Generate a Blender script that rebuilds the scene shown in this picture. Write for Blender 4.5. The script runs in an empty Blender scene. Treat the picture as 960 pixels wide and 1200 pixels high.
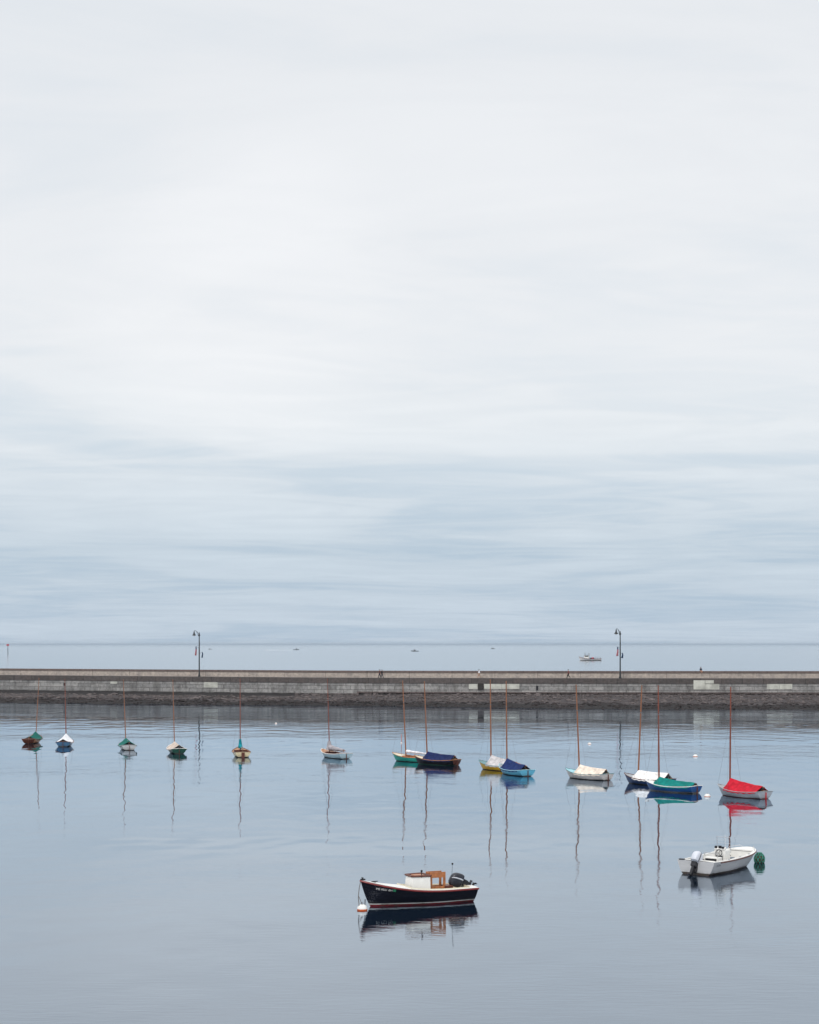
import bpy, bmesh, math, random
from mathutils import Vector, Matrix, noise
R = math.radians
rnd = random.Random(7)
scene = bpy.context.scene
COL = scene.collection

# ------------------------------------------------------------------ camera model (used to turn photo measurements into metres)
F = 2100.0      # focal length in photo pixels (photo 960 x 1200)
H = 12.0        # eye height above the water
HOR = 755.0     # horizon row
def dist(y, z=0.0):              # distance of a point of height z seen on row y
    return (H - z) * F / (y - HOR)
def px2x(px, d):
    return (px - 480.0) / F * d

# ------------------------------------------------------------------ materials
def new_mat(name):
    m = bpy.data.materials.new(name); m.use_nodes = True
    nt = m.node_tree
    b = nt.nodes['Principled BSDF']
    return m, nt, b
def N(nt, t, **kw):
    n = nt.nodes.new(t)
    for k, v in kw.items(): setattr(n, k, v)
    return n
def ramp(nt, stops, interp='LINEAR'):
    r = nt.nodes.new('ShaderNodeValToRGB'); r.color_ramp.interpolation = interp
    el = r.color_ramp.elements
    while len(el) < len(stops): el.new(0.5)
    for e, (p, c) in zip(el, stops):
        e.position = p; e.color = (c[0], c[1], c[2], 1) if len(c) == 3 else c
    return r
def paint(name, col, rough=0.45, var=0.18, scale=3.0, spec=0.4, bump=0.0, bscale=30.0, metal=0.0, streak=1.0):
    m, nt, b = new_mat(name)
    tc = N(nt, 'ShaderNodeTexCoord'); mp = N(nt, 'ShaderNodeMapping')
    mp.inputs['Scale'].default_value = (1, 1, streak)
    nz = N(nt, 'ShaderNodeTexNoise'); nz.inputs['Scale'].default_value = scale; nz.inputs['Detail'].default_value = 5
    nt.links.new(tc.outputs['Object'], mp.inputs['Vector']); nt.links.new(mp.outputs['Vector'], nz.inputs['Vector'])
    lo = [c * (1 - var) for c in col]; hi = [min(1, c * (1 + var)) for c in col]
    r = ramp(nt, [(0.3, lo), (0.7, hi)])
    nt.links.new(nz.outputs['Fac'], r.inputs['Fac']); nt.links.new(r.outputs['Color'], b.inputs['Base Color'])
    b.inputs['Roughness'].default_value = rough; b.inputs['Specular IOR Level'].default_value = spec
    b.inputs['Metallic'].default_value = metal
    if bump:
        n2 = N(nt, 'ShaderNodeTexNoise'); n2.inputs['Scale'].default_value = bscale; n2.inputs['Detail'].default_value = 4
        bp = N(nt, 'ShaderNodeBump'); bp.inputs['Strength'].default_value = 1; bp.inputs['Distance'].default_value = bump
        nt.links.new(tc.outputs['Object'], n2.inputs['Vector']); nt.links.new(n2.outputs['Fac'], bp.inputs['Height'])
        nt.links.new(bp.outputs['Normal'], b.inputs['Normal'])
    return m
def hull_paint(name, col, bottom, line=0.06, stripe=None, stripe_top=0.0, rough=0.3, var=0.15, plank=0.012, pitch=0.13, spec=0.4):
    """topside paint above the boot top, bottom paint below it, faint plank lines"""
    m, nt, b = new_mat(name)
    tc = N(nt, 'ShaderNodeTexCoord'); sp = N(nt, 'ShaderNodeSeparateXYZ')
    nt.links.new(tc.outputs['Object'], sp.inputs['Vector'])
    nz = N(nt, 'ShaderNodeTexNoise'); nz.inputs['Scale'].default_value = 2.2; nz.inputs['Detail'].default_value = 6
    mp = N(nt, 'ShaderNodeMapping'); mp.inputs['Scale'].default_value = (0.6, 0.6, 3)
    nt.links.new(tc.outputs['Object'], mp.inputs['Vector']); nt.links.new(mp.outputs['Vector'], nz.inputs['Vector'])
    r = ramp(nt, [(0.3, [c * (1 - var) for c in col]), (0.7, [min(1, c * (1 + var)) for c in col])])
    nt.links.new(nz.outputs['Fac'], r.inputs['Fac'])
    def above(z):
        g = N(nt, 'ShaderNodeMath', operation='GREATER_THAN'); g.inputs[1].default_value = z
        nt.links.new(sp.outputs['Z'], g.inputs[0]); return g.outputs[0]
    mx = N(nt, 'ShaderNodeMix', data_type='RGBA'); mx.inputs[6].default_value = (*bottom, 1)
    nt.links.new(above(line), mx.inputs[0])
    if stripe:
        m2 = N(nt, 'ShaderNodeMix', data_type='RGBA'); m2.inputs[6].default_value = (*stripe, 1)
        nt.links.new(above(stripe_top), m2.inputs[0]); nt.links.new(r.outputs['Color'], m2.inputs[7])
        nt.links.new(m2.outputs[2], mx.inputs[7])
    else:
        nt.links.new(r.outputs['Color'], mx.inputs[7])
    gz = N(nt, 'ShaderNodeMapRange'); gz.inputs['From Min'].default_value = line + 0.16; gz.inputs['From Max'].default_value = line - 0.02; nt.links.new(sp.outputs['Z'], gz.inputs['Value'])
    gn = N(nt, 'ShaderNodeTexNoise'); gn.inputs['Scale'].default_value = 5.0; gn.inputs['Detail'].default_value = 6; nt.links.new(mp.outputs['Vector'], gn.inputs['Vector'])
    gr = ramp(nt, [(0.42, (0, 0, 0)), (0.72, (1, 1, 1))]); nt.links.new(gn.outputs['Fac'], gr.inputs['Fac'])
    gm = N(nt, 'ShaderNodeMath', operation='MULTIPLY'); nt.links.new(gz.outputs[0], gm.inputs[0]); nt.links.new(gr.outputs['Color'], gm.inputs[1])
    gx = N(nt, 'ShaderNodeMix', data_type='RGBA'); gx.inputs[7].default_value = (0.055, 0.05, 0.035, 1)
    nt.links.new(gm.outputs[0], gx.inputs[0]); nt.links.new(mx.outputs[2], gx.inputs[6]); nt.links.new(gx.outputs[2], b.inputs['Base Color'])
    b.inputs['Roughness'].default_value = rough; b.inputs['Specular IOR Level'].default_value = spec
    if plank:
        ml = N(nt, 'ShaderNodeMath', operation='DIVIDE'); ml.inputs[1].default_value = pitch
        fr = N(nt, 'ShaderNodeMath', operation='FRACT')
        nt.links.new(sp.outputs['Z'], ml.inputs[0]); nt.links.new(ml.outputs[0], fr.inputs[0])
        bp = N(nt, 'ShaderNodeBump'); bp.inputs['Strength'].default_value = 1; bp.inputs['Distance'].default_value = plank
        nt.links.new(fr.outputs[0], bp.inputs['Height']); nt.links.new(bp.outputs['Normal'], b.inputs['Normal'])
    return m
def wood(name, col, rough=0.4, scale=9.0):
    m, nt, b = new_mat(name)
    tc = N(nt, 'ShaderNodeTexCoord'); mp = N(nt, 'ShaderNodeMapping'); mp.inputs['Scale'].default_value = (1, 6, 0.5)
    nz = N(nt, 'ShaderNodeTexNoise'); nz.inputs['Scale'].default_value = scale; nz.inputs['Detail'].default_value = 7
    nt.links.new(tc.outputs['Object'], mp.inputs['Vector']); nt.links.new(mp.outputs['Vector'], nz.inputs['Vector'])
    r = ramp(nt, [(0.25, [c * 0.6 for c in col]), (0.75, [c * 1.25 for c in col])])
    nt.links.new(nz.outputs['Fac'], r.inputs['Fac']); nt.links.new(r.outputs['Color'], b.inputs['Base Color'])
    b.inputs['Roughness'].default_value = rough
    return m
def canvas(name, col):
    return paint(name, col, rough=0.85, var=0.26, scale=2.2, spec=0.2, bump=0.09, bscale=3.0)

MT = {
 'mast': wood('spruce_varnish', (0.25, 0.095, 0.04)),
 'mast_red': wood('cedar_varnish', (0.20, 0.045, 0.02)),
 'wood': wood('teak', (0.40, 0.17, 0.06)),
 'dark_wood': wood('mahogany', (0.11, 0.028, 0.014)),
 'bright_wood': wood('oiled_pine', (0.40, 0.145, 0.05)),
 'white': paint('white_paint', (0.74, 0.73, 0.70), 0.4, 0.06),
 'cream': paint('cream_paint', (0.66, 0.60, 0.46), 0.45, 0.08),
 'grey_deck': paint('grey_deck_paint', (0.30, 0.32, 0.34), 0.6, 0.1),
 'blue_deck': paint('pale_blue_deck_paint', (0.30, 0.55, 0.62), 0.6, 0.1),
 'teal_deck': paint('slate_teal_deck_paint', (0.13, 0.25, 0.27), 0.6, 0.1),
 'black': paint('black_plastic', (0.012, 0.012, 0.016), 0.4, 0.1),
 'char': paint('charcoal_gloss', (0.022, 0.024, 0.034), 0.3, 0.15),
 'steel': paint('stainless_steel', (0.55, 0.56, 0.58), 0.3, 0.05, metal=0.8),
 'wire': paint('rigging_wire', (0.13, 0.13, 0.14), 0.5, 0.05),
 'rope': paint('hemp_rope', (0.10, 0.09, 0.085), 0.9, 0.2),
 'rail_red': paint('dark_red_rub_rail', (0.20, 0.022, 0.022), 0.4, 0.15),
 'red': paint('red_paint', (0.45, 0.02, 0.02), 0.5, 0.1),
 'orange': paint('orange_band', (0.55, 0.10, 0.02), 0.5, 0.2),
 'green_sticker': paint('green_sticker', (0.02, 0.22, 0.10), 0.5, 0.05),
 'silver': paint('silver_cowling', (0.55, 0.57, 0.63), 0.3, 0.08),
 'grey': paint('engine_grey', (0.16, 0.17, 0.19), 0.4, 0.1),
 'iron': paint('cast_iron_paint', (0.014, 0.018, 0.022), 0.5, 0.1),
 'glass': paint('window_glass', (0.02, 0.025, 0.03), 0.08, 0.0),
 'net': paint('green_net', (0.035, 0.19, 0.14), 0.8, 0.6, scale=6, bump=0.05, bscale=12),
 'weed': paint('brown_weed', (0.06, 0.04, 0.022), 0.8, 0.3),
 'skin': paint('skin', (0.45, 0.24, 0.16), 0.6, 0.05),
 'hair': paint('dark_hair', (0.02, 0.014, 0.01), 0.6, 0.1),
}

# ------------------------------------------------------------------ mesh builder
class MB:
    def __init__(self): self.v = []; self.f = []; self.m = []; self.uv = None
    def add(self, pts, faces, mi=0):
        o = len(self.v); self.v += [tuple(p) for p in pts]
        for f in faces: self.f.append(tuple(i + o for i in f)); self.m.append(mi)
    def grid(self, rows, mi=0, close_u=False, close_v=False):
        n = len(rows[0]); k = len(rows); o = len(self.v)
        for r in rows: self.v += [tuple(p) for p in r]
        for i in range(k if close_v else k - 1):
            for j in range(n if close_u else n - 1):
                a = o + i * n + j; b = o + i * n + (j + 1) % n
                c = o + ((i + 1) % k) * n + (j + 1) % n; d = o + ((i + 1) % k) * n + j
                self.f.append((a, b, c, d)); self.m.append(mi)
    def box(self, c, s, mi=0, rot=None, taper=1.0):
        pts = []
        for z in (-1, 1):
            k = taper if z > 0 else 1
            for x, y in ((-1, -1), (1, -1), (1, 1), (-1, 1)):
                p = Vector((x * s[0] / 2 * k, y * s[1] / 2 * k, z * s[2] / 2))
                if rot: p = rot @ p
                pts.append(p + Vector(c))
        self.add(pts, [(3, 2, 1, 0), (4, 5, 6, 7), (0, 1, 5, 4), (1, 2, 6, 5), (2, 3, 7, 6), (3, 0, 4, 7)], mi)
    def tube(self, path, rad, n=8, mi=0, cap=True, flat=1.0):
        path = [Vector(p) for p in path]
        if not isinstance(rad, (list, tuple)): rad = [rad] * len(path)
        rows = []; up = None
        for i, p in enumerate(path):
            t = (path[min(i + 1, len(path) - 1)] - path[max(i - 1, 0)]).normalized()
            if up is None:
                up = Vector((0, 0, 1)) if abs(t.z) < 0.9 else Vector((1, 0, 0))
            a = t.cross(up).normalized(); b = a.cross(t).normalized(); up = b
            rows.append([p + a * (math.cos(2 * math.pi * j / n) * rad[i]) + b * (math.sin(2 * math.pi * j / n) * rad[i] * flat) for j in range(n)])
        o = len(self.v); self.grid(rows, mi, close_u=True)
        if cap:
            k = len(rows) - 1
            self.f.append(tuple(o + j for j in reversed(range(n)))); self.m.append(mi)
            self.f.append(tuple(o + k * n + j for j in range(n))); self.m.append(mi)
    def lathe(self, prof, c=(0, 0, 0), n=16, mi=0):
        rows = [[(c[0] + r * math.cos(2 * math.pi * j / n), c[1] + r * math.sin(2 * math.pi * j / n), c[2] + z) for j in range(n)] for r, z in prof]
        self.grid(rows, mi, close_u=True)
    def build(self, name, mats, parent=None, smooth=True, solid=0.0, bevel=0.0):
        me = bpy.data.meshes.new(name); me.from_pydata(self.v, [], self.f)
        for m in (mats if isinstance(mats, (list, tuple)) else [mats]): me.materials.append(m)
        for p, mi in zip(me.polygons, self.m): p.material_index = mi; p.use_smooth = smooth
        bm = bmesh.new(); bm.from_mesh(me)
        bmesh.ops.remove_doubles(bm, verts=bm.verts, dist=0.0004)
        bmesh.ops.recalc_face_normals(bm, faces=bm.faces)
        bm.to_mesh(me); bm.free()
        if smooth: me.set_sharp_from_angle(angle=R(38))
        o = bpy.data.objects.new(name, me); COL.objects.link(o)
        if parent: o.parent = parent
        if solid:
            s = o.modifiers.new('thick', 'SOLIDIFY'); s.thickness = solid; s.offset = 0
        if bevel:
            s = o.modifiers.new('bevel', 'BEVEL'); s.width = bevel; s.segments = 2; s.limit_method = 'ANGLE'
        return o
def tag(o, label=None, cat=None, group=None, kind=None):
    for k, v in (('label', label), ('category', cat), ('group', group), ('kind', kind)):
        if v: o[k] = v
    return o
def thing(name, label, cat, loc, rz=0.0, group=None):
    o = bpy.data.objects.new(name, None); COL.objects.link(o)
    o.location = loc; o.rotation_euler = (0, 0, rz); o.empty_display_size = 0.2
    return tag(o, label, cat, group)

# ------------------------------------------------------------------ hull loft: bow at +x, port at +y
def sm(a, b, x):
    t = max(0.0, min(1.0, (x - a) / (b - a))); return t * t * (3 - 2 * t)
class Hull:
    def __init__(s, L=4.95, B=1.95, zb=0.86, zm=0.47, zs=0.58, draft=0.28, tf=0.84, ts=0.22, tm=0.52, p=2.0, q=0.85, zt=-0.02, trake=0.08, ebow=0.95, estern=0.27, low=0.62):
        s.__dict__.update(locals())
    def hb(s, t):
        if t < s.tm: return s.B / 2 * max(0.0, 1 - (1 - t / s.tm) ** s.p) ** s.q + 0.012
        return s.B / 2 * (1 - (1 - s.tf) * ((t - s.tm) / (1 - s.tm)) ** 2) + 0.012
    def sheer(s, t):
        if t < s.low: return s.zm + (s.zb - s.zm) * (1 - t / s.low) ** 2
        return s.zm + (s.zs - s.zm) * ((t - s.low) / (1 - s.low)) ** 2
    def keel(s, t):
        if t < s.ts: return -s.draft + (s.zb + s.draft) * (1 - t / s.ts) ** 2.2
        return -s.draft + (s.zt + s.draft) * sm(0.55, 1.0, t)
    def pt(s, t, v, side):
        zs_, zk = s.sheer(t), s.keel(t)
        e = s.ebow + (s.estern - s.ebow) * sm(0.0, 0.75, t)
        z = zk + (zs_ - zk) * v
        x = s.L / 2 - t * s.L - s.trake * v * sm(0.8, 1.0, t)
        return Vector((x, side * s.hb(t) * (v ** e), z))
    def y_at(s, x, z):           # half breadth of the skin at a length and height (bow half)
        t = (s.L / 2 - x) / s.L
        zk, zs_ = s.keel(t), s.sheer(t); v = max(0.001, min(1, (z - zk) / (zs_ - zk)))
        e = s.ebow + (s.estern - s.ebow) * sm(0.0, 0.75, t)
        return s.hb(t) * v ** e
    def half(s, t, z):
        zk, zs_ = s.keel(t), s.sheer(t); v = max(0.001, min(1, (z - zk) / (zs_ - zk)))
        return s.hb(t) * v ** (s.ebow + (s.estern - s.ebow) * sm(0.0, 0.75, t))
    def edge(s, t, side, inset=0.0, dz=0.0):
        p = s.pt(t, 1.0, side); y = max(0.0, abs(p.y) - inset)
        return Vector((p.x, side * y, p.z + dz))
    def shell(s, nt=40, nv=12):
        mb = MB(); T = [(i / nt) ** 1.25 for i in range(nt + 1)]
        rows = []
        for t in T:
            rows.append([s.pt(t, (1 - j / nv) ** 1.6, 1) for j in range(nv)] + [s.pt(t, 0, 1)] + [s.pt(t, ((j + 1) / nv) ** 1.6, -1) for j in range(nv)])
        mb.grid(rows)
        last = rows[-1]; c = Vector((sum(p.x for p in last) / len(last), 0, s.sheer(1)))
        # transom: strips between the two sides
        n = len(last); h = n // 2
        tr = [[last[j], last[n - 1 - j]] for j in range(h)] + [[last[h], last[h]]]
        o = len(mb.v)
        for a, b in tr: mb.v += [tuple(a), tuple(b)]
        for j in range(len(tr) - 1):
            mb.f.append((o + 2 * j, o + 2 * j + 1, o + 2 * j + 3, o + 2 * j + 2)); mb.m.append(0)
        return mb
    def rail(s, r=0.03, dz=0.0, n=44, transom=True):
        mb = MB()
        for side in (1, -1):
            mb.tube([s.edge((i / n) ** 1.2, side, 0.0, dz) for i in range(n + 1)], r, 6)
        if transom: mb.tube([s.edge(1, 1, 0, dz), s.edge(1, 1, 0, dz) * 0.5 + s.edge(1, -1, 0, dz) * 0.5 + Vector((0, 0, 0.03)), s.edge(1, -1, 0, dz)], r, 6)
        return mb
    def deck(s, t0, t1, side=0.22, camber=0.05, inset=0.02, dz=-0.02, taft=1.0, fore_only=False):
        """deck with a cockpit opening between t0 and t1"""
        mb = MB(); n = 40
        def row(t, hole):
            w = max(0.0, s.hb(t) - inset); z = s.sheer(t) + dz; x = s.edge(t, 1).x
            def P(y): return (x, y, z + camber * (1 - (y / max(w, 0.01)) ** 2) * min(1, w))
            if hole:
                return [P(w), P(max(w - side * 0.5, 0.005)), P(max(w - side, 0.0))], [P(-max(w - side, 0.0)), P(-max(w - side * 0.5, 0.005)), P(-w)]
            return [P(w * (1 - j / 4)) for j in range(9)]
        Tf = [t0 * (i / 14) ** 1.2 for i in range(15)]; mb.grid([row(t, False) for t in Tf])
        Tc = [t0 + (t1 - t0) * i / 20 for i in range(21)]; rr = [row(t, True) for t in Tc]
        if side > 0:
            mb.grid([r[0] for r in rr]); mb.grid([r[1] for r in rr])
        if t1 < 0.999:
            mb.grid([row(t1 + (1 - t1) * i / 4, False) for i in range(5)])
        return mb
    def well(s, t0, t1, side=0.22, floor=0.05, inset=0.02, dz=-0.02, coam=0.07):
        """cockpit: coaming, walls and sole"""
        mb = MB(); wl = []; n = 20
        for i in range(n + 1):
            t = t0 + (t1 - t0) * i / n; w = max(0.02, s.hb(t) - inset - side); x = s.edge(t, 1).x; z = s.sheer(t) + dz
            f1 = max(0.02, min(w, s.half(t, floor + 0.08) - 0.07)); f0 = max(0.02, min(w, s.half(t, floor) - 0.07)); wm = max(0.02, min(w - 0.02, s.half(t, z - 0.05) - 0.05))
            wl.append([(x, w + 0.03, z + 0.015), (x, w + 0.015, z + coam), (x, w - 0.015, z + coam), (x, wm, z - 0.05), (x, f1, floor + 0.08), (x, f0, floor),
                       (x, -f0, floor), (x, -f1, floor + 0.08), (x, -wm, z - 0.05), (x, -w + 0.015, z + coam), (x, -w - 0.015, z + coam), (x, -w - 0.03, z + 0.015)])
        mb.grid(wl)
        for i in (0, n):
            r = wl[i]; mb.add(r[3:9], [(0, 1, 2, 3, 4, 5)])
            mb.box(((r[2][0]), 0, r[2][2] - coam / 2), (0.03, abs(r[2][1]) * 2 + 0.05, coam + 0.05))
        return mb
    def tent(s, ta, tb, zf, za, front=0.12, over=0.055, drop=0.05, sag=0.06, seed=0, open_aft=0.0):
        """boat cover pitched over the boom: ridge from height zf at the mast to za aft"""
        mb = MB(); rows = []; n = 26; rg = random.Random(seed); ph = rg.random() * 9
        def section(t, zr, k):
            w = (s.hb(t) + over) * k; z = s.sheer(t) - drop; x = s.edge(t, 1).x; out = []
            for side in (1, -1):
                seg = []
                for j in range(9):
                    u = j / 8.0
                    y = w * (1 - u); zz = z + (zr - z) * (u ** 1.15) - sag * math.sin(math.pi * u) * (0.6 + 0.4 * math.sin(t * 31 + ph))
                    zz += 0.03 * math.sin(t * 55 + ph * 2 + u * 3) * (1 - u) ** 2
                    zz += 0.025 * noise.noise(Vector((x * 2.3, y * 3 * side, seed + 0.3)))
                    if j == 0: zz -= 0.05
                    seg.append(Vector((x, side * y, zz)))
                out += seg if side == 1 else seg[::-1][1:]
            return out
        for i in range(5):                                   # front panel
            u = i / 5; t = ta - front * (1 - u); zd = s.sheer(t) + 0.05
            rows.append(section(t, zd + (zf - zd) * u, 0.55 + 0.45 * u))
        for i in range(n + 1):
            u = i / n; t = ta + (tb - ta) * u
            zr = zf + (za - zf) * u - 0.06 * math.sin(math.pi * u)
            rows.append(section(t, zr, 1.0))
        mb.grid(rows)
        return mb

def text_mesh(body, size):
    cu = bpy.data.curves.new('lettering', 'FONT'); cu.body = body; cu.size = size
    ob = bpy.data.objects.new('lettering', cu); COL.objects.link(ob)
    dg = bpy.context.evaluated_depsgraph_get()
    me = bpy.data.meshes.new_from_object(ob.evaluated_get(dg))
    vs = [tuple(v.co) for v in me.vertices]; fs = [tuple(p.vertices) for p in me.polygons]
    bpy.data.objects.remove(ob); bpy.data.curves.remove(cu); bpy.data.meshes.remove(me)
    return vs, fs

# ------------------------------------------------------------------ sailing boats
MOORED = 'wooden masted sailing boats moored in front of the pier'
def sailboat(label, x0, x1, ywl, phi, mast_px, hullm, railm, deckm, cover=None, hull_kw=None, rail_r=0.03, rudder=None, bundle=None, transom=None, mastm='mast', seed=0, rudder_w=0.02, inside=None):
    """x0,x1: ends of the hull seen in the photo; ywl: nearest waterline row; phi: heading in degrees; mast_px: base x, top x, top row"""
    kw = dict(L=4.95); kw.update(hull_kw or {}); h = Hull(**kw)
    ph = R(phi); dn = dist(ywl); dc = dn + 0.40 * h.L * abs(math.sin(ph)) + 0.35 * abs(math.cos(ph))
    rim = [h.edge(i / 20, sd_, -0.03) for i in range(21) for sd_ in (1, -1)]
    def span(p, cx0):                                            # sideways reach of the hull at a heading, in photo pixels
        q = [(v.x * math.cos(p) - v.y * math.sin(p), v.x * math.sin(p) + v.y * math.cos(p)) for v in rim]
        u = [F * (cx0 + a) / (dc + b) for a, b in q]; return min(u), max(u)
    cx = px2x((x0 + x1) / 2, dc)
    for _ in range(4):
        if abs(math.cos(ph)) > 0.3:
            ph = min([R(180 - k * 0.5) for k in range(30, 150)], key=lambda p: abs(span(p, cx)[1] - span(p, cx)[0] - (x1 - x0)) + 0.02 * abs(math.degrees(p) - phi))
            dc = dn + 0.40 * h.L * abs(math.sin(ph)) + 0.35 * abs(math.cos(ph))
        lo_, hi_ = span(ph, cx); cx += px2x((x0 + x1) / 2 - (lo_ + hi_) / 2, dc)
    root = thing('moored_sailboat', label, 'sailboat', (cx, dc, 0), ph, MOORED)
    hull = h.shell().build('hull', hullm, root)
    h.rail(rail_r).build('rub_rail', railm, root)
    t0, t1, sd = 0.36, 0.90, 0.2
    h.deck(t0, t1, sd).build('deck', deckm, root)
    h.well(t0, t1, sd).build('cockpit', inside or MT['dark_wood'], root)
    b = MB()
    for t in (0.55, 0.74): b.box((h.edge(t, 1).x, 0, 0.3), (0.25, 2 * (h.half(t, 0.28) - 0.09), 0.035))
    b.build('thwart', MT['wood'], root, smooth=False)
    # mast, leaning as in the photo
    s = F / dc
    rot = Matrix.Rotation(-ph, 3, 'Z')
    mx = h.edge(0.29, 1).x
    # place the mast along the hull so that it stands over the measured base
    wx = px2x(mast_px[0], dc); c = math.cos(ph)
    if abs(c) > 0.45: mx = max(h.L * 0.12, min(h.L * 0.36, (wx - cx) / c))
    zt = H - (mast_px[2] - HOR) * dc / F
    zdeck = h.sheer(0.3) - 0.05
    lean = rot @ Vector(((mast_px[1] - mast_px[0]) / s, 0, 0))
    mbase = Vector((mx, 0, zdeck - 0.3)); mtop = Vector((mx + lean.x, lean.y, zt))
    m = MB(); npt = 10
    m.tube([mbase.lerp(mtop, i / npt) for i in range(npt + 1)], [(0.072 if ywl > 890 else 0.056) - 0.026 * (i / npt) ** 1.5 for i in range(npt + 1)], 8)
    m.tube([mtop, mtop + Vector((0, 0, 0.05))], 0.05, 8)
    mast = m.build('mast', MT[mastm], root)
    sp = MB(); hp = mbase.lerp(mtop, 0.72)
    sp.lathe([(0.06, -0.03), (0.066, -0.02), (0.066, 0.02), (0.06, 0.03)], hp, 8); sp.build('mast_band', MT['wire'], mast)
    w = MB(); r = 0.0075
    w.tube([hp, h.edge(0.01, 1, 0.02, 0.04)], r, 4)
    for side in (1, -1): w.tube([hp, h.edge(0.36, side, 0.05, 0.0)], r, 4)
    w.build('rigging', MT['wire'], root)
    st = h.edge(1.0, 1).x
    za = (cover or {}).get('za', 1.0)
    zf = (cover or {}).get('zf', 1.3)
    bz0, bz1 = (zf - 0.14, za - 0.10) if cover else (1.0, 0.84)
    bm_ = MB(); bm_.tube([(mx - 0.06, 0, bz0), (st + 0.1, 0, bz1)], [0.045, 0.035], 8); bm_.build('boom', MT['mast'], root)
    if cover:
        ta = (h.L / 2 - mx) / h.L
        cv = h.tent(ta + 0.01, cover.get('tb', 0.93), zf, za, front=cover.get('front', 0.11), seed=seed, sag=cover.get('sag', 0.06), drop=cover.get('drop', 0.05)).build('boat_cover', cover['m'], root, solid=0.012)
        # gathered end of the sail and lines seen in the open end of the cover
        g = MB(); rg = random.Random(seed)
        tb = cover.get('tb', 0.93)
        for k in range(5):
            y = rg.uniform(-0.35, 0.35); x = h.edge(tb, 1).x + rg.uniform(0.0, 0.25)
            g.tube([(x, y, h.sheer(1) - 0.02), (x - 0.08, y * 0.6, h.sheer(1) + 0.16), (x + 0.05, y * 0.2, za - 0.06)], [0.05, 0.07, 0.03], 6)
        g.build('furled_lines', MT['black'], root)
    if bundle:
        g = MB(); pts = []; rad = []; rg = random.Random(seed + 5)
        L_ = bundle.get('len', 0.8)
        for i in range(17):
            u = i / 16; pts.append((mx - 0.12 - u * (mx - st - 0.2) * L_, 0.03 * math.sin(i * 1.9), bz0 + (bz1 - bz0) * u + 0.02))
            rad.append(bundle['r'] * (1 - 0.55 * u) * (0.85 + 0.3 * rg.random()))
        g.tube(pts, rad, 10)
        if bundle.get('up'):
            g.tube([mbase.lerp(mtop, (0.55 + bundle['up'] * k / 6) / (mtop - mbase).length) for k in range(7)], [bundle['r'] * 1.25 * (1 - 0.1 * k) for k in range(7)], 10)
        g.build('sail_cover', bundle['m'], root)
    tm_ = h.pt(1, 1, 1).x; zr = h.sheer(1)
    rd = MB(); x_low = h.pt(1, 0.05, 1).x
    rd.add([(tm_ - 0.03, -rudder_w, zr - 0.05), (x_low - 0.03, -rudder_w, -0.25), (x_low - 0.17, -rudder_w, -0.25), (tm_ - 0.11, -rudder_w, zr - 0.08),
            (tm_ - 0.03, rudder_w, zr - 0.05), (x_low - 0.03, rudder_w, -0.25), (x_low - 0.17, rudder_w, -0.25), (tm_ - 0.11, rudder_w, zr - 0.08)],
           [(0, 1, 2, 3), (7, 6, 5, 4), (0, 4, 5, 1), (1, 5, 6, 2), (2, 6, 7, 3), (3, 7, 4, 0)])
    rud = rd.build('rudder', rudder or MT['dark_wood'], root, smooth=False)
    tl = MB(); tl.tube([(tm_ - 0.12, 0, zr + 0.02), (tm_ + 0.7, 0, zr + 0.12)], [0.022, 0.018], 6); tl.build('tiller', MT['wood'], rud)
    cl = MB(); cl.box((h.L / 2 - 0.3, 0, h.sheer(0.05) + 0.06), (0.16, 0.04, 0.05)); cl.box((h.L / 2 - 0.3, 0, h.sheer(0.05) + 0.03), (0.05, 0.05, 0.05))
    cl.build('bow_cleat', MT['steel'], root, smooth=False)
    if transom:   # transom of another colour: a plate just proud of the hull's own
        p = MB(); rows = []
        for j in range(9):
            v = 0.08 + 0.88 * j / 8; a = h.pt(1, v, 1)
            rows.append([(a.x - 0.006, a.y * 0.97, a.z), (a.x - 0.006, -a.y * 0.97, a.z)])
        p.grid(rows); p.build('transom', transom, root, solid=0.008)
    return root

HP = hull_paint
RED_B = (0.16, 0.015, 0.018); DARK_B = (0.02, 0.018, 0.02); GREEN_B = (0.02, 0.09, 0.06)
sailboat('varnished brown sailboat with a green cover, beside the white covered blue one', 26, 49, 871.3, 88, (41, 45, 795),
         HP('orange_varnish', (0.36, 0.15, 0.06), DARK_B), MT['dark_wood'], MT['wood'], dict(m=canvas('green_canvas_a', (0.004, 0.105, 0.085)), zf=1.34, za=0.85, tb=0.9, sag=0.02), transom=MT['dark_wood'], seed=1)
sailboat('dark blue sailboat with a pointed white cover, seen from its stern', 64.5, 87.5, 875, 95, (77, 75.5, 797),
         HP('slate_blue_hull', (0.045, 0.12, 0.22), DARK_B), MT['dark_wood'], MT['grey_deck'], dict(m=canvas('white_canvas_a', (0.74, 0.74, 0.76)), zf=1.42, za=0.92, sag=0.02, tb=0.99), seed=2, mastm='mast_red')
sailboat('white hulled sailboat with a small green cover, seen from its stern', 138.5, 160.5, 879, 105, (148, 145, 797),
         HP('chalk_hull', (0.50, 0.50, 0.50), DARK_B), MT['grey_deck'], MT['grey_deck'], dict(m=canvas('green_canvas_b', (0.004, 0.115, 0.095)), zf=1.25, za=0.98, tb=0.93, sag=0.02), seed=3)
sailboat('bottle green sailboat with a tan cover, seen from its stern', 195.5, 219, 883.3, 105.5, (205.5, 203.5, 797),
         HP('bottle_green_hull', (0.006, 0.058, 0.04), DARK_B), MT['white'], MT['white'], dict(m=canvas('tan_canvas', (0.52, 0.43, 0.37)), zf=1.2, za=0.98, tb=0.98, sag=0.02), seed=4)
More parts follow.
